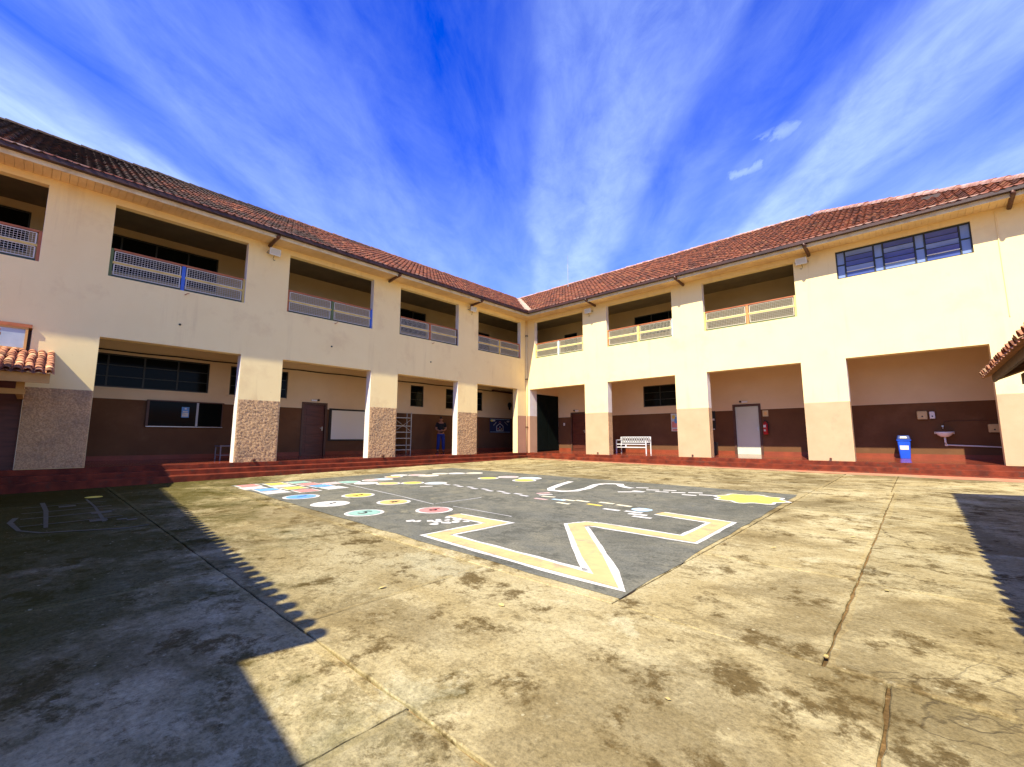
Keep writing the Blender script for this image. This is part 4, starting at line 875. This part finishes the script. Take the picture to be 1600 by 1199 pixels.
# blue display board with cut-outs
db = thing('display_board', 'dark blue display board with paper house at the inner corner', 'display board', (-DP, .6, 1.33))
m = MB(); m.box((-DP + .002, -.27, 1.33), (-DP + .03, 1.46, 2.15)); rel(m, db).build('panel', 'bboard', db)
def cut(pts, m_, nm): q = MB(); q.add([(-DP + .031, y, z) for y, z in pts] + [(-DP + .034, y, z) for y, z in pts], [tuple(range(len(pts), 2 * len(pts)))]); rel(q, db).build(nm, m_, db, fix=False)
cut([(-.24, 1.36), (-.24, 1.38), (1.43, 1.38), (1.43, 1.36)][::-1], 'p_lblue', 'paper_border'); cut([(-.24, 2.10), (-.24, 2.12), (1.43, 2.12), (1.43, 2.10)][::-1], 'p_lblue', 'paper_border')
cut([(.25, 1.42), (.85, 1.42), (.85, 1.72), (.55, 1.90), (.25, 1.72)], 'p_pale', 'paper_house'); 
q = MB(); q.add([(-DP + .0352, y, z) for y, z in [(.30, 1.46), (.80, 1.46), (.80, 1.70), (.55, 1.85), (.30, 1.70)]], [(0, 1, 2, 3, 4)]); rel(q, db).build('paper_house_front', 'bboard', db)
for y, z, c in ((.40, 1.56, 'red'), (.55, 1.66, 'white'), (.68, 1.55, 'orange'), (.55, 1.50, 'lblue')): q = MB(); q.poly([(-DP + .0365, y + .045 * math.cos(k * .785), z + .06 * math.sin(k * .785)) for k in range(8)]); rel(q, db).build('paper_figure', 'p_' + c, db)
cut([(.42, 1.92), (.55, 2.0), (.68, 1.92), (.55, 1.96)], 'p_red', 'paper_roof'); q = MB(); q.poly([(-DP + .034, -.10 + .13 * math.cos(k * .6), 2.02 + .06 * math.sin(k * .6)) for k in range(10)]); rel(q, db).build('paper_sun', 'p_sunny', db)
q = MB(); q.poly([(-DP + .0345, .05 + .12 * math.cos(k * .6), 2.03 + .05 * math.sin(k * .6)) for k in range(10)]); rel(q, db).build('paper_cloud', 'p_white', db); q = MB(); q.poly([(-DP + .034, 1.25 + .13 * math.cos(k * .6), 2.0 + .05 * math.sin(k * .6)) for k in range(10)]); rel(q, db).build('paper_cloud', 'p_pale', db)
for k in range(4): cut([(.02 + k * .06, 1.74 + k * .05), (.07 + k * .06, 1.74 + k * .05), (.07 + k * .06, 1.80 + k * .05), (.02 + k * .06, 1.80 + k * .05)], 'p_pale', 'paper_card'); cut([(.95 + k * .07, 1.93 - k * .05), (1.0 + k * .07, 1.93 - k * .05), (1.0 + k * .07, 1.98 - k * .05), (.95 + k * .07, 1.98 - k * .05)], 'p_pale', 'paper_card')
# round wall bell
bl = thing('wall_bell', 'round black bell high on the left gallery wall near the corner', 'bell', (-DP, 1.39, 3.0)); m = MB(); m.lathe([(.10, 0), (.17, .02), (.16, .07), (.08, .10)], (-DP + .002, 1.39, 3.0), 18, (1, 0, 0)); rel(m, bl).build('gong', 'black', bl, smooth=True); m = MB(); m.box((-DP + .002, 1.34, 2.72), (-DP + .06, 1.44, 2.85)); rel(m, bl).build('striker_box', 'black', bl)

def emlight(mp, u, z, label):
    t = thing('emergency_light', label, 'emergency light', mp(u, z, DP), 'emergency lights over the doors'); m = MB(); m.box(mp(u - .09, z - .02, DP - .06), mp(u + .14, z + .05, DP - .001)); rel(m, t).build('body', 'plastic_w', t, bevel=.006)
    m = MB(); m.lathe([(.03, 0), (.045, .02), (.045, .06)], mp(u - .13, z + .03, DP - .06), 10, Vector(mp(0, 0, -1))); rel(m, t).build('lamp', 'black', t)
emlight(mapL, 10.36, 2.52, 'small emergency light above the red classroom door of the left wing'); emlight(mapR, 1.50, 2.52, 'small emergency light above the brown door near the inner corner'); emlight(mapR, 10.15, 2.53, 'small emergency light above the pale grey door')
t = thing('light_switch', 'small white switch on brown wall near the dark green gate', 'switch', (.62, DP, 1.79)); m = MB(); m.box((.56, DP - .014, 1.73), (.66, DP - .001, 1.87)); rel(m, t).build('plate', 'plastic_w', t, bevel=.004); m = MB(); m.box((.59, DP - .02, 1.77), (.63, DP - .014, 1.83)); rel(m, t).build('rocker', 'plastic_tan', t)

# metal shelf frame standing in the left gallery
sh = thing('metal_shelf', 'bare grey steel shelving rack with cross brace behind the pier', 'shelf', (-2.1, -6.5, ZB - .02))
sx0, sx1, sy0, sy1 = -2.38, -2.02, -6.95, -6.02
for x in (sx0, sx1):
    for y in (sy0, sy1): m = MB(); m.box((x - .018, y - .018, ZB - .015), (x + .018, y + .018, 2.20)); rel(m, sh).build('post', 'steel', sh)
for z in (.45, .66, .98, 1.26, 1.55, 1.93): m = MB(); m.box((sx0 - .018, sy0 - .018, z), (sx1 + .022, sy1 + .018, z + .032)); rel(m, sh).build('shelf_plate', 'steel', sh)
m = MB(); m.bar((sx1 + .03, sy0, 1.30), (sx1 + .03, sy1, 1.88), .022, .008); m.bar((sx1 + .04, sy0, 1.88), (sx1 + .04, sy1, 1.30), .022, .008); rel(m, sh).build('cross_brace', 'alu', sh)

# little table in the first left bay
tb = thing('steel_table', 'small steel framed table half hidden by the rough pier', 'table', (-1.6, -13.6, ZB - .03)); 
m = MB(); m.box((-2.0, -13.88, .715), (-1.35, -12.9, .745)); rel(m, tb).build('table_top', 'steel', tb)
for x, y in ((-1.97, -13.85), (-1.38, -13.85), (-1.97, -12.93), (-1.38, -12.93)): m = MB(); m.box((x - .014, y - .014, ZB - .035), (x + .014, y + .014, .715)); rel(m, tb).build('leg', 'steel', tb)
m = MB(); m.box((-1.39, -13.84, .42), (-1.37, -12.94, .445)); m.box((-1.96, -13.86, .42), (-1.39, -13.84, .445)); rel(m, tb).build('stretcher', 'steel', tb)

# bench
bn = thing('white_bench', 'white metal bench with lattice back in the right gallery', 'bench', (5.6, 1.2, ZB - .03)); bx0, bx1 = 4.80, 6.36; fz = ZB - .035
for x in (bx0, bx1 - .04):
    for y, zt in ((1.02, .92), (1.50, 1.07)): m = MB(); m.box((x, y - .02, fz), (x + .04, y + .02, zt)); rel(m, bn).build('leg', 'white', bn)
    m = MB(); m.box((x + .002, 1.0, .90), (x + .038, 1.5, .935)); rel(m, bn).build('armrest', 'white', bn)
for k, y in enumerate((1.03, 1.19, 1.35)): m = MB(); m.box((bx0 + .04, y - .06, .70), (bx1 - .04, y + .06, .735)); rel(m, bn).build('seat_slat', 'white', bn)
m = MB(); m.box((bx0 + .04, .985, .56), (bx1 - .04, 1.015, .60)); rel(m, bn).build('front_rail', 'white', bn)
m = MB(); m.box((bx0 + .5, .99, .60), (bx0 + .56, 1.01, .70)); rel(m, bn).build('rail_strut', 'white', bn)
for z in (.80, 1.04): m = MB(); m.box((bx0 + .04, 1.49, z), (bx1 - .04, 1.52, z + .03)); rel(m, bn).build('back_rail', 'white', bn)
m = MB(); n = 12
for k in range(n):
    a = bx0 + .05 + (bx1 - bx0 - .1) * k / n; b = bx0 + .05 + (bx1 - bx0 - .1) * (k + 1) / n; m.bar((a, 1.50, .83), (b, 1.50, 1.04), .014); m.bar((a, 1.512, 1.04), (b, 1.512, .83), .014)
rel(m, bn).build('lattice', 'white', bn)

def poster(mp, u0, u1, z0, z1, cols, label, frame=None):
    t = thing('wall_poster', label, 'poster', mp((u0 + u1) / 2, z0, DP)); m = MB(); m.box(mp(u0, z0, DP - .012), mp(u1, z1, DP - .001)); rel(m, t).build('sheet', frame or 'p_white', t)
    for k, (a, b, c, d, cm) in enumerate(cols): m = MB(); m.box(mp(u0 + (u1 - u0) * a, z0 + (z1 - z0) * c, DP - .0135 - k * .0004), mp(u0 + (u1 - u0) * b, z0 + (z1 - z0) * d, DP - .0115)); rel(m, t).build('print', cm, t)
poster(mapR, 6.90, 7.45, 1.33, 2.17, [(.06, .94, .16, .95, 'p_lblue'), (.06, .5, .2, .55, 'p_red'), (.3, .7, .45, .8, 'p_blue'), (.55, .9, .25, .5, 'p_pink'), (.1, .35, .7, .9, 'p_yellow'), (.1, .9, .04, .12, 'p_red')], 'colourful poster on brown wall between bench and pier')
poster(mapR, 8.1, 8.93, 1.36, 2.21, [(.02, .98, .10, .98, 'black'), (.55, .95, .5, .6, 'p_pale'), (.3, .95, .02, .07, 'p_white')], 'black notice panel on the wall left of the grey door', 'black')
t = thing('black_bin', 'low black bin in the corner left of the grey door', 'bin', (9.0, 1.9, ZB - .03)); m = MB(); m.lathe([(.13, 0), (.17, .42), (.18, .43), (.18, .47), (.15, .48)], (9.02, 1.9, ZB - .02), 18); rel(m, t).build('body', 'black', t, smooth=False); m = MB(); m.lathe([(.185, 0), (.17, .04), (.08, .06)], (9.02, 1.9, ZB + .465), 18); rel(m, t).build('lid', 'black', t)
# plaque and extinguisher
t = thing('wall_plaque', 'small tan plaque above the fire extinguisher', 'plaque', (10.93, DP, 1.9)); m = MB(); m.box((10.83, DP - .015, 1.90), (11.04, DP - .001, 2.15)); rel(m, t).build('plate', 'plastic_tan', t, bevel=.004); m = MB(); m.box((10.88, DP - .018, 1.96), (10.99, DP - .0152, 2.09)); rel(m, t).build('symbol', 'p_orange', t)
fe = thing('fire_extinguisher', 'red fire extinguisher hanging beside the pale grey door', 'extinguisher', (10.93, DP - .11, 1.15)); ec = (10.93, DP - .11, 1.15)
m = MB(); m.lathe([(.075, 0), (.09, .02), (.09, .40), (.075, .46), (.035, .50), (.03, .54)], ec, 18); rel(m, fe).build('cylinder', 'extred', fe, smooth=True)
m = MB(); m.box((10.90, DP - .14, 1.69), (10.96, DP - .08, 1.73)); m.bar((10.93, DP - .11, 1.73), (10.84, DP - .13, 1.79), .02, .012); m.bar((10.93, DP - .11, 1.70), (10.85, DP - .13, 1.71), .02, .012); rel(m, fe).build('valve', 'black', fe)
m = MB(); m.tube([(10.95, DP - .12, 1.70), (11.03, DP - .14, 1.66), (11.05, DP - .14, 1.45), (11.03, DP - .13, 1.30)], .014, 6); rel(m, fe).build('hose', 'black', fe)
m = MB(); m.box((10.87, DP - .204, 1.44), (10.96, DP - .199, 1.54)); m.box((10.88, DP - .204, 1.28), (10.95, DP - .199, 1.36)); rel(m, fe).build('sticker', 'p_white', fe)
m = MB(); m.box((10.90, DP - .02, 1.55), (10.96, DP - .001, 1.66)); rel(m, fe).build('hanger', 'steel', fe)

# wash corner of the right gallery
def dispenser(u, z, w, h, label, m_='plastic_tan', nm='towel_dispenser', cat='dispenser'):
    t = thing(nm, label, cat, (u, DP, z - h / 2)); d = .11; rings = []
    for y, s in ((DP - .001, 1.0), (DP - .07, 1.0), (DP - .10, .95), (DP - d, .86)):
        rings.append([(u + sx_ * w / 2 * s, y, z + sz_ * h / 2 * s) for sx_, sz_ in ((-1, -.8), (-.85, -1), (.85, -1), (1, -.8), (1, .8), (.85, 1), (-.85, 1), (-1, .8))])
    m = MB(); m.loft(rings); rel(m, t).build('cover', m_, t, bevel=.004); m = MB(); m.box((u - .02, DP - d - .004, z - .06), (u + .02, DP - d, z - .02)); rel(m, t).build('lock', 'black', t); m = MB(); m.box((u - w * .35, DP - .09, z - h / 2 - .006), (u + w * .35, DP - .02, z - h / 2 + .004)); rel(m, t).build('paper_slot', 'black', t)
dispenser(15.72, 1.77, .27, .29, 'cream towel dispenser high on the wall above the blue bin'); dispenser(17.36, 1.30, .27, .27, 'cream towel dispenser lower on the wall right of the sink'); dispenser(15.97, 1.765, .14, .25, 'white soap dispenser beside the upper towel dispenser', 'plastic_w', 'soap_dispenser')
sk = thing('wash_basin', 'small white ceramic wash basin on the brown wall', 'sink', (16.21, DP, 1.0)); rings = []
for z, a, b in ((1.03, .09, .07), (1.09, .17, .13), (1.15, .215, .165), (1.195, .235, .185), (1.20, .21, .16), (1.14, .17, .12), (1.10, .06, .05)): rings.append([(16.21 + a * math.cos(k * math.pi / 10), DP - .19 + b * math.sin(k * math.pi / 10), z) for k in range(20)])
m = MB(); m.loft(rings); rel(m, sk).build('bowl', 'ceramic', sk, smooth=True); m = MB(); m.box((15.97, DP - .12, 1.13), (16.45, DP - .001, 1.205)); rel(m, sk).build('back_ledge', 'ceramic', sk, bevel=.01)
m = MB(); m.tube([(16.19, DP - .02, 1.36), (16.19, DP - .10, 1.36), (16.19, DP - .13, 1.31)], .016, 8); m.box((16.165, DP - .07, 1.37), (16.215, DP - .05, 1.41)); rel(m, sk).build('tap', 'alu', sk)
m = MB(); m.tube([(16.21, DP - .16, 1.03), (16.215, DP - .12, .86), (16.225, DP - .05, .765)], .028, 8); rel(m, sk).build('waste_pipe', 'plastic_w', sk, smooth=True); m = MB(); m.tube([(16.225, DP - .045, .765), (17.0, DP - .035, .73), (17.9, DP - .03, .68)], .022, 8); rel(m, sk).build('drain_pipe', 'plastic_w', sk, smooth=True); m = MB(); m.lathe([(.036, 0), (.036, .07)], (16.19, DP - .045, .766), 10, (1, 0, 0)); rel(m, sk).build('pipe_elbow', 'plastic_w', sk)
m = MB(); m.tube([(16.19, DP - .012, 1.36), (16.25, DP - .012, 1.555), (17.9, DP - .012, 1.56)], .010, 6); rel(m, sk).build('supply_pipe', 'pipe', sk)
bi = thing('blue_bin', 'bright blue plastic litter bin with dark lid in the right gallery', 'bin', (15.18, 2.25, ZB - .01)); bc = (15.18, 2.25)
def sq(w, d, z, rr=.04):
    o = []
    for cx, cy, a0 in ((1, 1, 0), (-1, 1, 90), (-1, -1, 180), (1, -1, 270)):
        for k in range(4): a = R(a0 + k * 30); o.append((bc[0] + cx * (w / 2 - rr) + rr * math.cos(a), bc[1] + cy * (d / 2 - rr) + rr * math.sin(a), z))
    return o
m = MB(); m.loft([sq(.27, .25, ZB - .008), sq(.345, .31, .90), sq(.385, .345, .905), sq(.385, .345, .935), sq(.36, .32, .94)]); rel(m, bi).build('body', 'bin', bi)
m = MB(); m.loft([sq(.37, .33, .94), sq(.36, .32, .98), sq(.31, .27, 1.07), sq(.28, .24, 1.085)]); rel(m, bi).build('lid', 'binlid', bi)
m = MB(); m.add([(15.09, 2.075, .985), (15.27, 2.075, .985), (15.26, 2.098, 1.05), (15.10, 2.098, 1.05)], [(0, 1, 2, 3)]); rel(m, bi).build('lid_sticker', 'p_pale', bi)
m = MB(); m.add([(15.07, 2.098, .60), (15.29, 2.098, .60), (15.295, 2.088, .74), (15.065, 2.088, .74)], [(0, 1, 2, 3)]); rel(m, bi).build('label_sticker', 'p_white', bi)

# person waiting in the left gallery
def skin_body(name, verts, edges, radii, m, parent=None, loc=(0, 0, 0), sub=2):
    me = bpy.data.meshes.new(name); me.from_pydata(verts, edges, []); o = bpy.data.objects.new(name, me); col.objects.link(o); o.parent = parent; o.location = loc
    md = o.modifiers.new('skin', 'SKIN'); md.use_smooth_shade = True; s2 = o.modifiers.new('sub', 'SUBSURF'); s2.levels = sub; s2.render_levels = sub
    for i, r_ in enumerate(radii): me.skin_vertices[0].data[i].radius = r_ if isinstance(r_, tuple) else (r_, r_)
    me.skin_vertices[0].data[0].use_root = True; me.materials.append(MT[m]); return o
pe = thing('person', 'person in black t-shirt and blue trousers standing in the left gallery', 'person', (-2.05, -4.22, ZB - .015))
pe.rotation_euler = (0, 0, R(60))          # local -Y is the way the person faces
# body: one continuous mesh
V = [(0, 0, .95), (0, 0, 1.12), (0, .01, 1.32), (0, .01, 1.45), (0, 0, 1.52), (0, -.015, 1.60), (0, -.02, 1.70),
     (.18, .01, 1.42), (.25, .0, 1.17), (.13, -.20, 1.08), (.03, -.25, 1.10),
     (-.18, .01, 1.42), (-.25, .0, 1.17), (-.13, -.21, 1.06), (-.03, -.25, 1.07),
     (.10, 0, .88), (.13, -.02, .49), (.15, .03, .09), (.16, -.12, .04), (-.10, 0, .88), (-.12, -.05, .49), (-.15, .0, .09), (-.16, -.15, .04)]
E_ = [(0, 1), (1, 2), (2, 3), (3, 4), (4, 5), (5, 6), (3, 7), (7, 8), (8, 9), (9, 10), (3, 11), (11, 12), (12, 13), (13, 14), (0, 15), (15, 16), (16, 17), (17, 18), (0, 19), (19, 20), (20, 21), (21, 22)]
RA = [(.13, .10), (.13, .095), (.16, .105), (.12, .08), .055, (.075, .09), (.065, .08), .062, .048, .038, .04, .062, .048, .038, .04, .09, .062, .045, .04, .09, .062, .045, .04]
skin_body('body', V, E_, RA, 'skin', pe)
TV_ = [(0, 0, .92), (0, 0, 1.12), (0, .01, 1.32), (0, .01, 1.45), (.18, .01, 1.43), (.235, .005, 1.24), (-.18, .01, 1.43), (-.235, .005, 1.24)]
skin_body('t_shirt', TV_, [(0, 1), (1, 2), (2, 3), (3, 4), (4, 5), (3, 6), (6, 7)], [(.165, .135), (.16, .125), (.185, .13), (.135, .10), .085, .078, .085, .078], 'shirt', pe)
skin_body('trousers', [(0, 0, .96), (.10, 0, .86), (.13, -.02, .49), (.15, .03, .12), (-.10, 0, .86), (-.12, -.05, .49), (-.15, .0, .12)], [(0, 1), (1, 2), (2, 3), (0, 4), (4, 5), (5, 6)], [(.15, .12), .115, .088, .072, .115, .088, .072], 'jeans', pe)
for s_, dy in ((.16, 0), (-.16, -.03)): skin_body('shoe', [(s_ * .96, .05 + dy, .05), (s_, -.06 + dy, .045), (s_, -.15 + dy, .035)], [(0, 1), (1, 2)], [.05, .05, .04], 'shoe', pe)
skin_body('hair', [(0, .01, 1.68), (0, .0, 1.745), (0, -.045, 1.755)], [(0, 1), (1, 2)], [(.078, .082), (.066, .075), .045], 'hair', pe)
for s_ in (-1, 1):
    m = MB(); m.lathe([(.004, 0), (.012, .004), (.006, .010)], (s_ * .028, -.098, 1.665), 8, (0, -1, 0)); m.build('eye', 'black', pe)
    m = MB(); m.lathe([(.010, -.02), (.022, 0), (.010, .02)], (s_ * .085, -.01, 1.65), 8, (0, 0, 1)); m.build('ear', 'skin', pe)
m = MB(); m.lathe([(.008, 0), (.018, .02), (.006, .035)], (0, -.105, 1.63), 8, (0, -.3, .95)); m.build('nose', 'skin', pe)
m = MB(); m.box((-.022, -.108, 1.590), (.022, -.098, 1.598)); m.build('mouth', 'doorf', pe)
for s_, bx_, bz_ in ((-1, .03, 1.10), (1, -.03, 1.07)):
    for k in range(5):
        a = (bx_ - s_ * -.0, -.25 - (.0 if k < 4 else .0), bz_ + (.03 - k * .017 if k < 4 else .035)); ln = (.07, .08, .075, .06, .045)[k]; dx = -1 if bx_ > 0 else 1
        skin_body('finger', [a, (a[0] + dx * ln * .6, a[1] - .015, a[2] - .004), (a[0] + dx * ln, a[1] + .006, a[2] - .012)], [(0, 1), (1, 2)], [.010, .009, .008], 'skin', pe, sub=1)

# lamp on the far wall above the walkway roof
t = thing('wall_lamp', 'small pole lamp rising above the tiles of the right walkway', 'lamp', (17.75, -.30, 3.2)); m = MB(); m.tube([(17.72, -.01, 3.25), (17.72, -.30, 3.25), (17.72, -.30, 3.56)], .014, 6); rel(m, t).build('arm', 'steel', t); m = MB(); m.lathe([(.11, 0), (.10, .05), (.02, .07)], (17.72, -.30, 3.56), 14); rel(m, t).build('shade', 'plastic_tan', t)

# litter: dry leaves and paper scraps
lf = MB(); lf.add([(0, -.05, 0), (.025, -.015, .006), (.028, .02, .004), (0, .055, .01), (-.028, .02, .004), (-.025, -.015, .006), (0, 0, 0)], [(6, 0, 1), (6, 1, 2), (6, 2, 3), (6, 3, 4), (6, 4, 5), (6, 5, 0)]); lme = lf.mesh('fallen_leaf', 'leaf')
for x, y in ((9.75, -16.35), (13.4, -8.9), (12.6, -10.2), (11.2, -9.6), (14.3, -12.4), (14.9, -11.2), (15.1, -14.9), (15.2, -9.9), (7.0, -15.4), (3.1, -15.4), (12.2, -16.0), (8.4, -10.1), (14.6, -15.9), (13.2, -15.6), (9.1, -7.0), (15.3, -13.3)):
    o = bpy.data.objects.new('fallen_leaf', lme); col.objects.link(o); o.location = gp(x, y, .008); o.rotation_euler = (random.uniform(-.2, .2), random.uniform(-.2, .2), random.uniform(0, 6)); s_ = random.uniform(.3, .7); o.scale = (s_, s_, s_)
    tag(o, 'tiny dry leaf lying on the sunlit courtyard', 'leaf', 'dry leaves scattered over the yard')
